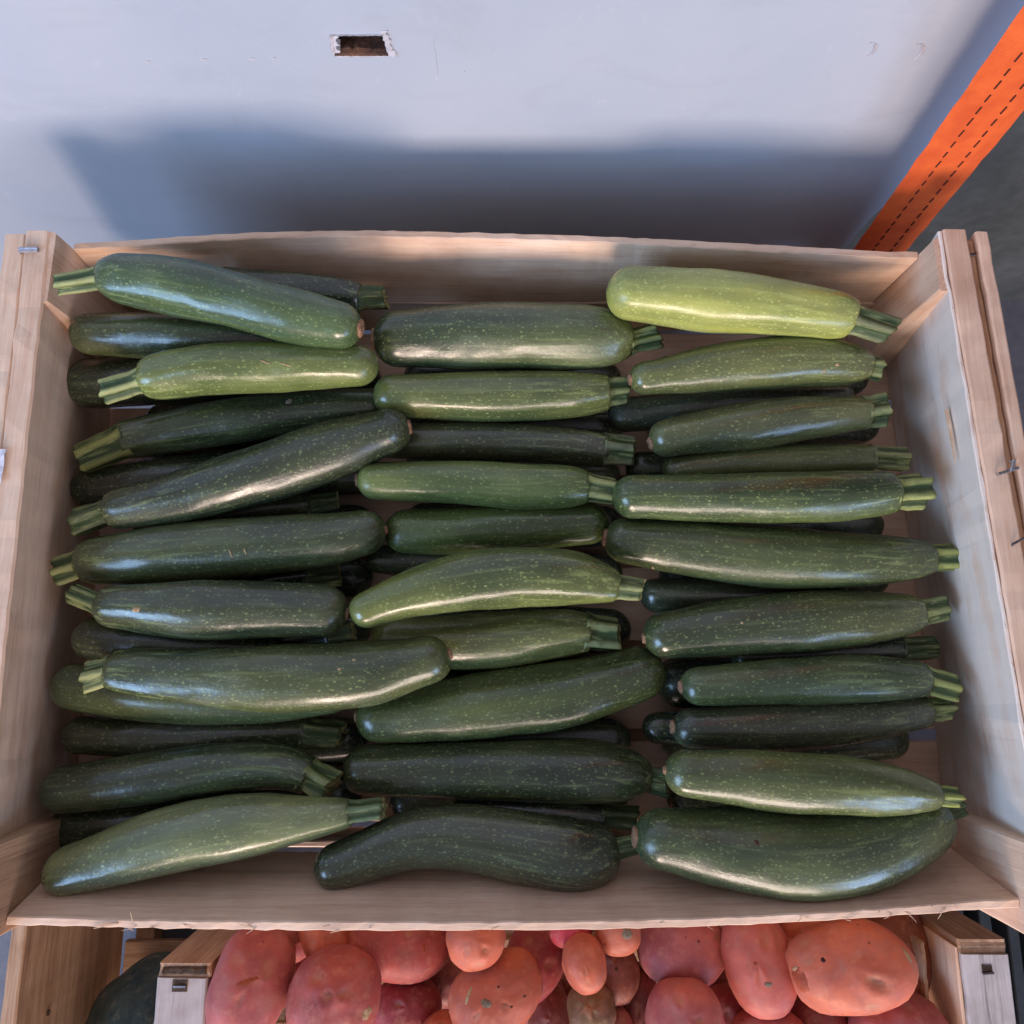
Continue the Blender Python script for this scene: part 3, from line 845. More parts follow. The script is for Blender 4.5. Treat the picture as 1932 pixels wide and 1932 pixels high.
     [(82.3, -45.9, 350.7, 6.7), (98.3, -46.6, 350.7, 10.0), (131.7, -47.8, 350.7, 10.7), (165.1, -48.5, 350.7, 6.7)]),
    ('courgette second from the front of the right column, small yellow-green stem at the right', (72, 82, 51), True, True, (144, 156, 82),
     [(85.8, -64.3, 397.4, 6.0), (102.3, -66.5, 397.6, 13.1), (143.5, -69.5, 398.2, 16.0), (187.5, -72.5, 398.8, 15.4), (216.5, -75.2, 399.3, 12.4), (236.7, -78.0, 399.6, 7.1), (246.3, -78.5, 399.7, 5.9)]),
    ('very fat curved courgette in the front right corner, largest of the crate', (63, 74, 51), True, True, (79, 89, 60),
     [(68.9, -101.7, 387.7, 6.0), (89.6, -103.8, 387.2, 16.8), (130.0, -109.3, 386.2, 23.1), (169.3, -110.7, 385.2, 24.6), (206.2, -105.3, 384.3, 22.3), (233.2, -97.0, 383.7, 17.0), (249.5, -89.0, 383.3, 9.7), (257.0, -86.2, 383.1, 6.1)]),
]


def catmull(P, t):
    n = len(P) - 1
    i = min(int(t), n - 1)
    u = t - i
    p0, p1, p2, p3 = P[max(i - 1, 0)], P[i], P[i + 1], P[min(i + 2, n)]
    return [0.5 * ((2 * b_) + (c - a) * u + (2 * a - 5 * b_ + 4 * c - d) * u * u + (-a + 3 * b_ - 3 * c + d) * u ** 3) for a, b_, c, d in zip(p0, p1, p2, p3)]


def add_attr(me, rest, along):
    a = me.attributes.new('rest', 'FLOAT_VECTOR', 'POINT')
    a.data.foreach_set('vector', [c for p in rest for c in p])
    b_ = me.attributes.new('along', 'FLOAT', 'POINT')
    b_.data.foreach_set('value', along)


def make_courgette(label, color, has_stem, pts, seed, scar, stem_col):
    rr = random.Random(seed)
    P = [[q / 1000 for q in p] for p in pts]
    body = P[:-1] if has_stem else P
    body = [list(p) for p in body]
    body[0][3] = body[1][3] * 0.93
    if not has_stem:
        body[-1][3] = body[-2][3] * 0.85
    # dense sampling, arc length
    K = 240
    dense = [catmull(body, (len(body) - 1) * i / K) for i in range(K + 1)]
    s = [0]
    for a, b_ in zip(dense, dense[1:]):
        s.append(s[-1] + math.dist(a[:3], b_[:3]))
    L = s[-1]
    NR, NA = 60, 36
    r0, r1 = body[1][3], body[-1][3]
    capA, capB = r0 * 0.95, (r1 * 0.95 if has_stem else r1 * 1.1)
    stem_r = P[-1][3] * 0.94 if has_stem else 0
    cen, rad, arc = [], [], []
    for i in range(NR + 1):
        q = i / NR
        w = 0.5 - 0.5 * math.cos(math.pi * q)
        target = L * (0.45 * q + 0.55 * w)
        if i == 0:
            target = L * 0.0004
        lo = 0
        while lo < K - 1 and s[lo + 1] < target:
            lo += 1
        t = (target - s[lo]) / max(s[lo + 1] - s[lo], 1e-9)
        p = [lerp(a, b_, t) for a, b_ in zip(dense[lo], dense[lo + 1])]
        r = p[3]
        if target < capA:
            r *= max(1 - (1 - target / capA) ** 2.3, 0.0) ** 0.5
        e = L - target
        if e < capB:
            k_ = min(1.12 * stem_r / max(r1, 1e-6), 0.97) if has_stem else 0.02
            r *= k_ + (1 - k_) * max(1 - (1 - e / capB) ** 2, 0) ** 0.5
        cen.append(Vector(p[:3]))
        rad.append(max(r, 0.0004))
        arc.append(target)
    verts, rest, along = [], [], []
    ph, ph2 = rr.uniform(0, 6), rr.uniform(0, 6)
    lump = rr.uniform(0.05, 0.10)
    d_prev = (cen[1] - cen[0]).normalized()
    A = d_prev.cross(Vector((0, 0, 1))).normalized()
    B = A.cross(d_prev)
    for i in range(NR + 1):
        d = (cen[min(i + 1, NR)] - cen[max(i - 1, 0)]).normalized()
        A = (A - d * A.dot(d)).normalized()
        B = d.cross(A)
        u = arc[i] / L
        for k_ in range(NA):
            th = 2 * math.pi * k_ / NA
            pent = 1 + (0.012 + 0.030 * max(u - 0.62, 0) / 0.38) * math.cos(5 * th + ph) + 0.005 * math.cos(10 * th + ph2)
            nz_ = 1 + lump * noise.noise(Vector((math.cos(th) * 0.9 + seed, math.sin(th) * 0.9, arc[i] * 24))) + 0.25 * lump * noise.noise(Vector((math.cos(th) * 2.2 + seed, math.sin(th) * 2.2, arc[i] * 75 + 9)))
            r = rad[i] * pent * nz_
            verts.append(cen[i] + (A * math.cos(th) + B * math.sin(th)) * r)
            rr_ = max(rad[i], r0 * 0.35)
            rest.append((math.cos(th) * rr_, math.sin(th) * rr_, arc[i]))
            along.append(u if has_stem else u * 0.7)
    faces = []
    for i in range(NR):
        for k_ in range(NA):
            a, b_ = i * NA + k_, i * NA + (k_ + 1) % NA
            faces.append((a, b_, b_ + NA, a + NA))
    faces.append(tuple(range(NA))[::-1])
    faces.append(tuple(range(NR * NA, (NR + 1) * NA)))
    low = min(verts, key=lambda q: q.z).z
    mid = cen[NR // 2]
    root = empty('courgette', (mid.x, mid.y, low))
    tag(root, label, 'courgette', 'courgettes in the bottom layer' if 'bottom layer' in label else 'courgettes in the crate')
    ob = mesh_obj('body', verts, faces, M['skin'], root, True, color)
    add_attr(ob.data, rest, along)
    if has_stem:
        j, tip = cen[-1], Vector(P[-1][:3])
        d0 = (cen[-1] - cen[-4]).normalized()
        ls = (tip - j).length
        d1 = (tip - j).normalized()
        NS, NT = 12, 50
        sv_, srest, sal = [], [], []
        nr = rr.choice((5, 5, 5, 6))
        flare = rr.uniform(0.78, 1.0)
        ps = rr.uniform(0, 6)
        rj = max(rad[-1] * 1.02, stem_r)
        twist = rr.uniform(-0.5, 0.5)
        tilt = Vector((rr.uniform(-1, 1), rr.uniform(-1, 1), rr.uniform(-1, 1))) * 0.12
        A2 = (A - d1 * A.dot(d1)).normalized()
        B2 = d1.cross(A2)
        end_ring = []
        for i in range(NS + 1):
            t = i / NS
            p = j - d0 * (0.0025 * (1 - t)) + d1 * (ls * t)
            if i == 0:
                rbase = rj * 1.03
            else:
                rbase = lerp(rj * 1.03, stem_r * 0.90, min(t / 0.28, 1) ** 0.7)
                if t > 0.28:
                    rbase = stem_r * lerp(0.90, flare, (t - 0.28) / 0.72)
            for k_ in range(NT):
                th = 2 * math.pi * k_ / NT
                w = math.cos(nr * (th) + ps + twist * t)
                w = (abs(w) ** 0.8) * (1 if w > 0 else -1)
                amp = 0.05 + 0.14 * min(t * 2, 1)
                r = rbase * (1 + amp * w + 0.05 * noise.noise(Vector((th * 2.3, t * 3, seed))))
                nrm = A2 * math.cos(th) + B2 * math.sin(th)
                off = nrm.dot(tilt) * r * 2.0 * t * t
                q = p + nrm * r + d1 * off
                if i == NS:
                    q += d1 * (0.0022 * noise.noise(Vector((math.cos(th) * 2.5, math.sin(th) * 2.5, seed))))
                    end_ring.append(q)
                sv_.append(q)
                srest.append((math.cos(th) * r, math.sin(th) * r, ls * t))
                sal.append(0.5 + 0.5 * w)
        sf_ = []
        for i in range(NS):
            for k_ in range(NT):
                a, b_ = i * NT + k_, i * NT + (k_ + 1) % NT
                sf_.append((a, b_, b_ + NT, a + NT))
        sf_.append(tuple(range(NT))[::-1])
        sf_.append(tuple(range(NS * NT, (NS + 1) * NT)))
        so = mesh_obj('stem', sv_, sf_, M['stem'], root, True, stem_col)
        add_attr(so.data, srest, sal)
        # pale cut face with a shallow hollow
        c0 = sum(end_ring, Vector()) / NT
        cvs = [c0 + (q - c0) * 0.97 + d1 * 0.0004 for q in end_ring] + [c0 + (q - c0) * 0.45 + d1 * 0.0004 - d1 * 0.0 for q in end_ring] + [c0 + d1 * 0.0002]
        cfs = [(k_, (k_ + 1) % NT, NT + (k_ + 1) % NT, NT + k_) for k_ in range(NT)] + [(NT + k_, NT + (k_ + 1) % NT, 2 * NT) for k_ in range(NT)]
        so['_b'] = tuple(root.location)
        mesh_obj('cut_face', cvs, cfs, M['cut'], so)
        del so['_b']
    if scar:
        d = (cen[0] - cen[3]).normalized()
        A2 = d.orthogonal().normalized()
        B2 = d.cross(A2)
        rs = r0 * rr.uniform(0.20, 0.40)
        rings = []
        for (q, hgt) in ((1.0, -0.0016), (1.04, -0.0002), (0.85, 0.0008), (0.45, 0.0009), (0.12, 0.0003)):
            rings.append([cen[0] + (A2 * math.cos(a) + B2 * math.sin(a)) * (rs * q * (1 + 0.22 * noise.noise(Vector((math.cos(a) * 2, math.sin(a) * 2, seed + q * 0.5))))) + d * (hgt + 0.0006 * noise.noise(Vector((a * 2, q, seed)))) for a in [2 * math.pi * m / 18 for m in range(18)]])
        v, f = skin(rings)
        mesh_obj('blossom_scar', v, f, M['scar'], root, True)
    MADE.append(ob)
    return root


MADE = []
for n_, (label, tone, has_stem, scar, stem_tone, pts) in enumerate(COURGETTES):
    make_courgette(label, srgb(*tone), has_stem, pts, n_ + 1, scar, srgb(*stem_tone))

HIDDEN = {(0, 2), (2, 3), (2, 6)}
# bottom layer, glimpsed as dark backs in the gaps
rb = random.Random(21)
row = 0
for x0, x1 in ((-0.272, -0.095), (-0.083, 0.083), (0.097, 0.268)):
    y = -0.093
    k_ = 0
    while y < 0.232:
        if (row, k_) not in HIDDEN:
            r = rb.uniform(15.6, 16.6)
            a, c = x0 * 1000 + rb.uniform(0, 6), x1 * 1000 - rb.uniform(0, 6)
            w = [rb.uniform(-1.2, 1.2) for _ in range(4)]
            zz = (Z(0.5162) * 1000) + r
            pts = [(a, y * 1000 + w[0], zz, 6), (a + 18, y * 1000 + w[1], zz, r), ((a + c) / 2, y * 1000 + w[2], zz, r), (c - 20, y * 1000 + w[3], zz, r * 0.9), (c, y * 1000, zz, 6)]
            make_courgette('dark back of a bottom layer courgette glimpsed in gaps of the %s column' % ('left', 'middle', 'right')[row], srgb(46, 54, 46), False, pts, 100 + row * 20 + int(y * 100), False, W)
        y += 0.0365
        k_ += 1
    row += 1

# ---------------------------------------------------------------- potato crate
pc = empty('wooden_crate', (0.05, -0.40, Z(0.7035)))
tag(pc, 'lower wooden crate with greyed rails, heaped with red potatoes, partly hidden under the courgette crate', 'crate')


def pbox(name, x0, x1, y0, y1, z0, z1, mat, parent, n=14, c=0.0012, j=0.0003):
    secs = []
    for i in range(n + 1):
        y = lerp(y0, y1, i / n)
        secs.append(rect((x0, y, z0), (x1, y, z0), (x0, y, z1), (x1, y, z1), c, j))
    v, f = skin(secs)
    return mesh_obj(name, v, f, mat, parent)


TP = 0.555
pbox('end_rail', -0.2490, -0.2135, -0.224, -0.60, Z(TP + 0.055), Z(TP), M['grey_Y'], pc, 30)
pbox('corner_post', -0.2485, -0.2120, -0.2145, -0.2235, Z(0.70), Z(TP + 0.002), M['old_Z'], pc, 4)
pbox('end_panel', -0.2450, -0.2390, -0.2255, -0.60, Z(0.695), Z(TP + 0.058), M['old_Y'], pc)
pbox('end_rail', 0.3170, 0.3500, -0.2085, -0.60, Z(TP + 0.055), Z(TP), M['grey_Y'], pc, 30)
pbox('corner_post', 0.3165, 0.3500, -0.1990, -0.2080, Z(0.70), Z(TP + 0.002), M['old_Z'], pc, 4)
pbox('end_panel', 0.3140, 0.3165, -0.2050, -0.60, Z(0.690), Z(TP + 0.003), M['poplar_Y'], pc, c=0.0006)
pbox('inner_panel', 0.2990, 0.3020, -0.2080, -0.245, Z(0.690), Z(TP + 0.020), M['old_Y'], pc, c=0.0006)
board('back_board', M['old_X'], pc, (-0.211, -0.2165, Z(0.690)), (0.315, -0.2015, Z(0.690)), (0, 0, 1), (0, 1, 0), (0.030, 0.0045))
board('front_board', M['poplar_X'], pc, (-0.238, -0.6015, Z(0.690)), (0.315, -0.6015, Z(0.690)), (0, 0, 1), (0, -1, 0), (0.09, 0.0045))
y = -0.25
while y > -0.58:
    board('bottom_slat', M['old_X'], pc, (-0.236, y, Z(0.7030)), (0.312, y, Z(0.7030)), (0, 0, 1), (0, -1, 0), (0.005, 0.055), n=8)
    y -= 0.066
# dirt on the post top, staples
dv = []
secs = []
for i in range(13):
    x = lerp(-0.2455, -0.2150, i / 12)
    hgt = 0.0012 + 0.0016 * R.random()
    y0, y1 = -0.2155 - 0.001 * R.random(), -0.2228 + 0.001 * R.random()
    secs.append([(x, y0, Z(TP + 0.0025)), (x, y1, Z(TP + 0.0025)), (x, lerp(y0, y1, .7), Z(TP + 0.002) + hgt), (x, lerp(y0, y1, .3), Z(TP + 0.002) + hgt * 0.8)])
v, f = skin(secs)
mesh_obj('dirt_crust', v, f, M['dirt'], pc)
staple(-0.2320, -0.2285, Z(TP) + 0.0004, 0.0, pc, M['metal'], 0.008)
v, f = box_mesh(-0.2375, -0.2270, -0.2320, -0.2245, Z(TP) - 0.001, Z(TP) + 0.0003)
mesh_obj('staple_slot', v, f, M['dirt'], pc)
v, f = box_mesh(0.3300, 0.3370, -0.2200, -0.2150, Z(TP) - 0.001, Z(TP) + 0.0003)
mesh_obj('staple_slot', v, f, M['dirt'], pc)
staple(0.3335, -0.2200, Z(TP) + 0.0004, 0.05, pc, M['dark_metal'], 0.007)

# ---------------------------------------------------------------- potatoes
POTATOES = [
    ('tall oval red potato at the left edge of the heap, next to the left rail', (184, 100, 96), -186.1, -231.6, 253.8, 27.6, 36.7, -8),
    ('small finger-shaped red potato pointing down, right of the tall oval one', (192, 104, 78), -140.9, -208.1, 234.5, 15.8, 20.6, 35),
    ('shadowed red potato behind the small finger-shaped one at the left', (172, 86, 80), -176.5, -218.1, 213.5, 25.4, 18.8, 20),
    ('large round red potato second from the left rail at the bottom', (172, 86, 80), -123.9, -234.4, 263.4, 31.9, 29.7, 0),
    ('wide purplish red potato just under the front board, left of centre', (168, 80, 76), -87.1, -218.8, 221.9, 39.5, 24.2, -5),
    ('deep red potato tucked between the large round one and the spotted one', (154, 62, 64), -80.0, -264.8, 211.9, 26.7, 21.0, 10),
    ('small orange potato hanging just below the front board, left of centre', (192, 104, 78), -25.8, -200.6, 257.5, 21.3, 19.8, 20),
    ('spotted orange-red potato with a pale scratch, in the middle of the heap', (192, 104, 78), -12.3, -243.2, 242.3, 35.4, 26.2, 32),
    ('dark crimson potato leaning against the spotted one on its right', (154, 62, 64), 17.3, -234.3, 207.1, 23.1, 32.1, -30),
    ('small smooth orange egg-shaped potato right of the dark crimson one', (192, 104, 78), 52.3, -218.9, 252.0, 15.6, 19.1, 15),
    ('tiny bright crimson potato tucked under the front board near the centre', (178, 60, 72), 44.5, -202.7, 233.1, 16.7, 11.9, 15),
    ('small potato with a pale rough end, right of the tiny crimson one', (192, 110, 84), 77.9, -201.2, 241.7, 16.8, 16.4, 0),
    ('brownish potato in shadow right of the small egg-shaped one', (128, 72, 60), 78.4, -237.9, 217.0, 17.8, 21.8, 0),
    ('broad pink-red potato right of centre with a small knob at its left', (184, 100, 96), 129.7, -221.7, 215.1, 35.1, 26.9, -4),
    ('olive brown greenish potato at the bottom centre, unlike its red neighbours', (120, 92, 62), 58.1, -255.3, 236.9, 17.8, 17.8, 0),
    ('upright oblong pink potato with a flattened face, right of the broad pink-red one', (194, 104, 92), 181.8, -224.0, 236.8, 25.1, 35.3, 6),
    ('biggest potato, orange-pink and lying sideways, with a black spot, near the right rail', (198, 110, 84), 237.9, -216.9, 263.5, 43.3, 28.8, 8),
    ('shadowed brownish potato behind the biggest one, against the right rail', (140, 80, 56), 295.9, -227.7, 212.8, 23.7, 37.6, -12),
    ('round pink potato at the bottom edge, below the broad pink-red one', (184, 100, 96), 122.9, -256.1, 249.0, 27.2, 25.0, 0),
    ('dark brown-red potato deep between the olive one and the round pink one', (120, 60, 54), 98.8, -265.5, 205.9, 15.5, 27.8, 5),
    ('dark crimson potato at the bottom edge, left of the upright oblong one', (150, 62, 62), 167.6, -272.6, 206.5, 17.9, 21.2, 0),
    ('red potato at the bottom edge below the biggest one, near the right rail', (172, 86, 80), 278.0, -267.8, 244.0, 35.0, 26.6, 0),
    ('potato showing a thin orange strip above the biggest potato under the board', (192, 104, 78), 224.5, -205.9, 223.9, 19.4, 12.1, 0),
    ('red potato cut by the bottom edge, below the upright oblong one', (172, 86, 80), 186.4, -273.1, 236.3, 27.7, 17.7, 0),
    ('orange potato peeking in at the bottom edge, left of the spotted one', (192, 104, 78), -44.7, -275.9, 235.6, 23.9, 18.5, 0),
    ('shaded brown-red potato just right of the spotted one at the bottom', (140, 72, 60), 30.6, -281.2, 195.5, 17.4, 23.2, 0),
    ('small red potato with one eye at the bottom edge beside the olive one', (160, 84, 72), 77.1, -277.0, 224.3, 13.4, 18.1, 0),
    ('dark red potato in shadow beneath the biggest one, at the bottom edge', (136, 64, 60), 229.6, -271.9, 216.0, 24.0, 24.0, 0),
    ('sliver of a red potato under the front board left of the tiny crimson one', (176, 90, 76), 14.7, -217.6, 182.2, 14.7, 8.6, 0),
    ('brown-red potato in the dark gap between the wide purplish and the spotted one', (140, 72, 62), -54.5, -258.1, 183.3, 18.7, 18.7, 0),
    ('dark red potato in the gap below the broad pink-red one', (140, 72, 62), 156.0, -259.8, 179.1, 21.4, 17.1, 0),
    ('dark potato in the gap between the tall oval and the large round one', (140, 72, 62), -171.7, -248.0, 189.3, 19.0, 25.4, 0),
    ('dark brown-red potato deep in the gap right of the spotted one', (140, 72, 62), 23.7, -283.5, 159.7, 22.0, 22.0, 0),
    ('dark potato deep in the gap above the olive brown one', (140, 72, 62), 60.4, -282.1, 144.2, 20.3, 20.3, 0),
]


def make_potato(label, color, x, y, z, a, b_, rot, seed, group):
    rr = random.Random(seed * 13 + 5)
    c = Vector((x, y, z)) / 1000
    a, b_ = a / 1000, b_ / 1000
    depth = min(a, b_) * rr.uniform(0.92, 1.02)
    # axes: a along image right, b along image up; both turned by rot and facing the lens
    view = (c - Vector((0, 0, CAM_Z))).normalized()
    right = Vector((1, 0, 0))
    upv = right.cross(view).normalized() * -1
    right = view.cross(upv) * -1
    q = math.radians(rot)
    ax = right * math.cos(q) - upv * math.sin(q)
    ay = right * math.sin(q) + upv * math.cos(q)
    NU, NV = 36, 24
    eyes = []
    for i in range(rr.randint(6, 10)):
        e = Vector((rr.gauss(0, 1), rr.gauss(0, 1), rr.gauss(0, 1) - 0.8)).normalized()
        eyes.append((e, rr.uniform(0.06, 0.12), rr.uniform(0.05, 0.10), rr.uniform(0, 3.1)))
    verts, ev = [], []
    for i in range(NV + 1):
        ph = math.pi * i / NV
        for k_ in range(NU):
            th = 2 * math.pi * k_ / NU
            n = Vector((math.sin(ph) * math.cos(th), math.sin(ph) * math.sin(th), math.cos(ph)))
            # squarish ellipsoid with one blunter end
            m = (abs(n.x) ** 2.25 + abs(n.y) ** 2.25 + abs(n.z) ** 2.25) ** (-1 / 2.25)
            m *= 1 + 0.075 * noise.noise(n * 1.1 + Vector((seed * 3.1, 0, 0))) + 0.03 * noise.noise(n * 2.6 + Vector((seed, 4, 0)))
            ee = 0
            for e, w, dpt, _ in eyes:
                g2 = (n - e).length
                m -= dpt * math.exp(-(g2 / w) ** 2) - dpt * 0.55 * math.exp(-((g2 - w * 1.7) / (w * 0.8)) ** 2)
                ee = max(ee, math.exp(-(g2 / (w * 0.8)) ** 2))
            verts.append(c + ax * (n.x * m * a) + ay * (n.y * m * b_) + view * (n.z * m * depth))
            ev.append(ee)
    faces = []
    for i in range(NV):
        for k_ in range(NU):
            p, r = i * NU + k_, i * NU + (k_ + 1) % NU
            faces.append((p, r, r + NU, p + NU))
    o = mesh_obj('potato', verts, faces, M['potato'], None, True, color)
    bm = bmesh.new()
    bm.from_mesh(o.data)
    lay = bm.verts.layers.float.new('eye')
    for vv, e in zip(bm.verts, ev):
        vv[lay] = e
    bmesh.ops.remove_doubles(bm, verts=bm.verts, dist=1e-6)
    bmesh.ops.recalc_face_normals(bm, faces=bm.faces)
    bm.to_mesh(o.data)
    bm.free()
    o.data.polygons.foreach_set('use_smooth', [True] * len(o.data.polygons))
    tag(o, label, 'potato', group)
    return o


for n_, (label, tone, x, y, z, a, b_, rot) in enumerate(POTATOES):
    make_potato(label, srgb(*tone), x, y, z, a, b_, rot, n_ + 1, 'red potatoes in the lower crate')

# ---------------------------------------------------------------- squash and its crate at the lower left
sc_ = empty('wooden_crate', (-0.33, -0.40, 0.0))
tag(sc_, 'old brown wooden crate on the floor at the lower left, holding a dark squash', 'crate')
pbox('end_board', -0.4030, -0.3910, -0.20, -0.60, 0.03, Z(0.63), M['old_Y'], sc_, 30)
y = -0.243
for k_, w in enumerate((0.030, 0.05, 0.05, 0.05, 0.05, 0.05)):
    board('bottom_slat', M['old_X'], sc_, (-0.390, y, 0.020), (-0.215, y, 0.020), (0, 0, 1), (0, -1, 0), (0.008, w), n=8)
    y -= w + (0.012 if k_ == 0 else 0.006)
pbox('runner', -0.385, -0.365, -0.23, -0.60, 0.0, 0.0195, M['old_Y'], sc_)
pbox('runner', -0.240, -0.222, -0.23, -0.60, 0.0, 0.0195, M['old_Y'], sc_)
pbox('back_board', -0.390, -0.24, -0.2050, -0.2130, 0.030, 0.075, M['old_X'], sc_, 3)
v, f = tube_pts([(-0.3905, -0.297, Z(0.672)), (-0.3895, -0.297, Z(0.672))], 0.0022, 10)
mesh_obj('nail_head', v, f, M['dirt'], sc_)

SQ = empty('squash', (-0.322, -0.338, 0.029))
tag(SQ, 'dark green squash crusted with dirt, lying in the brown crate at the lower left', 'squash')
vs, fs = [], []
NU, NV = 64, 32
for i in range(NV + 1):
    ph = math.pi * (0.004 + 0.992 * i / NV)
    for k_ in range(NU):
        th = 2 * math.pi * k_ / NU
        rib = 1 + 0.045 * abs(math.cos(5 * th)) * math.sin(ph)
        n = Vector((math.sin(ph) * math.cos(th), math.sin(ph) * math.sin(th), math.cos(ph)))
        r = 0.060 * rib * (1 + 0.05 * noise.noise(n * 1.5)) * (1 - 0.12 * math.exp(-(ph / 0.35) ** 2))
        vs.append(Vector((-0.322, -0.338, 0.0905)) + Vector((n.x * r, n.y * r, n.z * r * 1.04)))
for i in range(NV):
    for k_ in range(NU):
        p, r = i * NU + k_, i * NU + (k_ + 1) % NU
        fs.append((p, r, r + NU, p + NU))
fs.append(tuple(range(NU))[::-1])
fs.append(tuple(range(NV * NU, (NV + 1) * NU)))
mesh_obj('body', vs, fs, M['squash'], SQ, True)
v, f = tube_pts([(-0.322, -0.338, 0.138), (-0.3215, -0.3375, 0.149), (-0.318, -0.336, 0.158)], [0.010, 0.007, 0.008], 10)
mesh_obj('stem', v, f, M['old_Z'], SQ)

# ---------------------------------------------------------------- dark plastic crate at the lower right
pl = empty('plastic_crate', (0.46, -0.40, 0.0))
tag(pl, 'dark ribbed plastic crate to the right of the potato crate', 'crate')
pbox('base', 0.362, 0.66, -0.16, -0.60, 0.0, 0.085, M['plastic'], pl, 4, 0.003)
for i in range(12):
    x = 0.372 + 0.024 * i
    pbox('rib', x, x + 0.011, -0.165, -0.595, 0.084, 0.118, M['plastic'], pl, 4, 0.001)

# ---------------------------------------------------------------- scars, nicks and spots on single courgettes and potatoes
from mathutils.bvhtree import BVHTree
M['nick'] = simple('tan_nick', srgb(196, 170, 132), srgb(150, 118, 84), 500, 0.8, 0.4)
M['spot'] = simple('dark_spot', srgb(70, 42, 36), srgb(104, 62, 48), 500, 0.8, 0.4)
M['hole'] = simple('black_pit', srgb(36, 28, 28), srgb(60, 40, 36), 500, 0.9)
M['scab'] = simple('grey_scab', srgb(150, 138, 118), srgb(104, 92, 78), 500, 0.9, 0.7)
M['bruise'] = simple('brown_bruise', srgb(140, 66, 44), srgb(170, 84, 56), 300, 0.6, 0.2)
LENS = Vector((0, 0, CAM_Z))


def mark(name, ob, parent, tx, ty, rx, ry, rot, mat, seed):
    """a thin raised patch lying on the skin where the line of sight (tx, ty) meets it"""
    base = Vector(parent.location)
    bv = BVHTree.FromPolygons([v_.co + base for v_ in ob.data.vertices], [tuple(p.vertices) for p in ob.data.polygons])
    d = (camo.rotation_euler.to_matrix() @ Vector((tx, ty, -1))).normalized()
    loc, nrm, _, _ = bv.ray_cast(LENS, d)
    if loc is None:
        return
    a = (Vector((1, 0, 0)) - nrm * nrm.x).normalized()
    b_ = nrm.cross(a)
    a, b_ = a * math.cos(rot) + b_ * math.sin(rot), b_ * math.cos(rot) - a * math.sin(rot)
    rings = []
    for q, hgt in ((1.0, -0.0002), (0.95, 0.0001), (0.6, 0.0003), (0.15, 0.00035)):
        ring = []
        for m in range(14):
            t = 2 * math.pi * m / 14
            w = 1 + 0.35 * noise.noise(Vector((math.cos(t) * 1.7, math.sin(t) * 1.7, seed)))
            p = loc + a * (rx * q * w * math.cos(t)) + b_ * (ry * q * w * math.sin(t))
            near, nn, _, _ = bv.find_nearest(p)
            ring.append(near + nn * hgt)
        rings.append(ring)
    v, f = skin(rings)
    mesh_obj(name, v, f, mat, parent, True)


def sight(u, v_):
    return (u - 966) / 1350, (966 - v_) / 1350


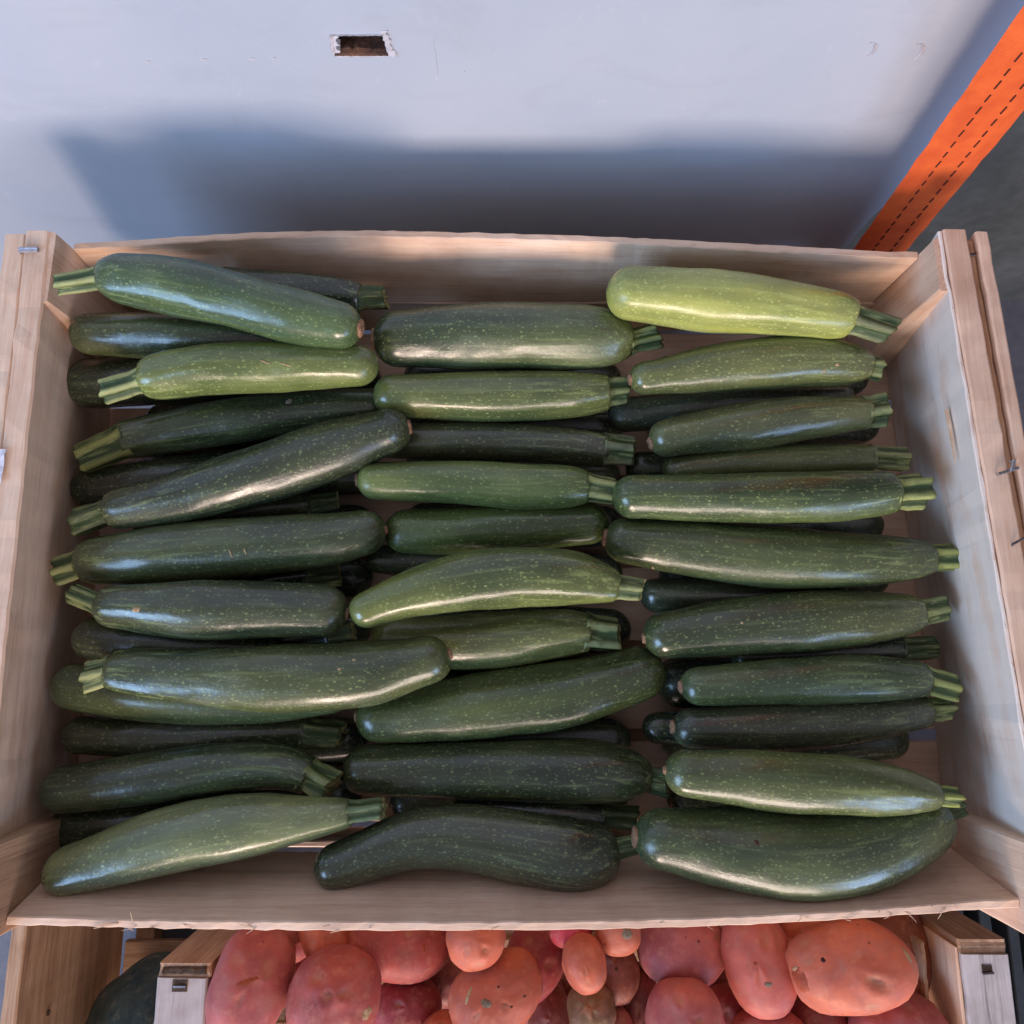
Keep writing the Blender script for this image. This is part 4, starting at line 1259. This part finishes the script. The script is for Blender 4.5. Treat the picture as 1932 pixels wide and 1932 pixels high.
KEYS = 'L1 L2 L3 L4 L5 L6 L7 L8 L8b L9 L10 L10b L10c L11 L12 L13 L14 L15 L15b L16 C1 C2 C3 C4 C5 C5b C6 C7 C8 C9 C10 C10b R1 R2 R3 R4 R5 R5b R6 R7 R7b R8 R8b R9 R10 R10b R11 R12'.split()
for key, u, v_, rx, ry, rot, nm, mt in (
        ('L10', 257, 1150, 2.6, 1.6, 0.1, 'nick', 'nick'), ('R12', 1428, 1590, 1.0, 1.8, 0.2, 'dark_spot', 'spot'), ('L12', 668, 1245, 1.3, 0.9, 0, 'nick', 'nick'), ('L12', 640, 1262, 1.0, 0.9, 0, 'nick', 'nick'),
        ('L9', 435, 1045, 0.5, 3.0, 0.4, 'nick', 'nick'), ('L9', 462, 1040, 0.5, 2.4, 0.3, 'nick', 'nick'), ('L5', 540, 688, 4.5, 0.5, -0.3, 'nick', 'nick'), ('L5', 500, 683, 3.5, 0.5, -0.4, 'nick', 'nick'),
        ('R2', 1580, 688, 1.4, 1.0, 0.3, 'nick', 'nick'), ('R2', 1555, 700, 1.2, 0.8, 0.3, 'nick', 'nick'), ('R7', 1232, 1072, 0.8, 2.4, 0.2, 'nick', 'nick'), ('L6', 545, 757, 2.5, 1.6, 0.6, 'scab', 'scab'),
        ('R8', 1400, 1175, 1.0, 0.7, 0.0, 'nick', 'nick'), ('C7', 1100, 1228, 1.2, 0.8, 0.0, 'nick', 'nick')):
    o = MADE[KEYS.index(key)]
    mark(nm, o, o.parent, *sight(u, v_), rx / 1000, ry / 1000, rot, M[mt], u)
POTS = {o['label'][:28]: o for o in scene.objects if o.name.startswith('potato')}
for lab, u, v_, rx, ry, rot, nm, mt in (
        ('biggest potato', 1553, 1811, 1.5, 1.6, 0, 'dark_spot', 'hole'), ('biggest potato', 1508, 1850, 6.5, 9.0, 0.2, 'bruise', 'bruise'), ('biggest potato', 1500, 1828, 3.6, 1.6, 0.3, 'scab', 'nick'),
        ('biggest potato', 1713, 1803, 2.2, 5.0, 0.3, 'scab', 'nick'), ('spotted orange', 917, 1893, 4.2, 2.8, -0.1, 'scab', 'scab'), ('spotted orange', 884, 1878, 1.3, 6.5, -0.4, 'scratch', 'nick'),
        ('spotted orange', 965, 1900, 0.9, 0.9, 0, 'spot', 'spot'), ('spotted orange', 940, 1862, 0.9, 0.9, 0, 'spot', 'spot'), ('spotted orange', 990, 1880, 0.9, 0.9, 0, 'spot', 'spot'), ('tall oval', 468, 1852, 8.0, 1.8, 0.25, 'eye', 'bruise'),
        ('large round', 695, 1912, 4.8, 3.6, 0.4, 'scab', 'nick'), ('upright oblong', 1450, 1858, 2.6, 1.8, 0, 'scab', 'scab'), ('upright oblong', 1425, 1818, 1.6, 1.2, 0, 'spot', 'bruise'),
        ('broad pink-red', 1318, 1776, 1.0, 0.9, 0, 'spot', 'spot'), ('small potato with', 1183, 1762, 4.5, 4.0, 0, 'scab', 'scab'), ('brownish potato', 1163, 1828, 1.3, 1.5, 0, 'spot', 'spot'), ('wide purplish', 800, 1790, 1.0, 3.5, 0.1, 'eye', 'bruise')):
    o = next(v_o for k_, v_o in POTS.items() if k_.startswith(lab))
    mark(nm, o, o, *sight(u, v_), rx / 1000, ry / 1000, rot, M[mt], u)
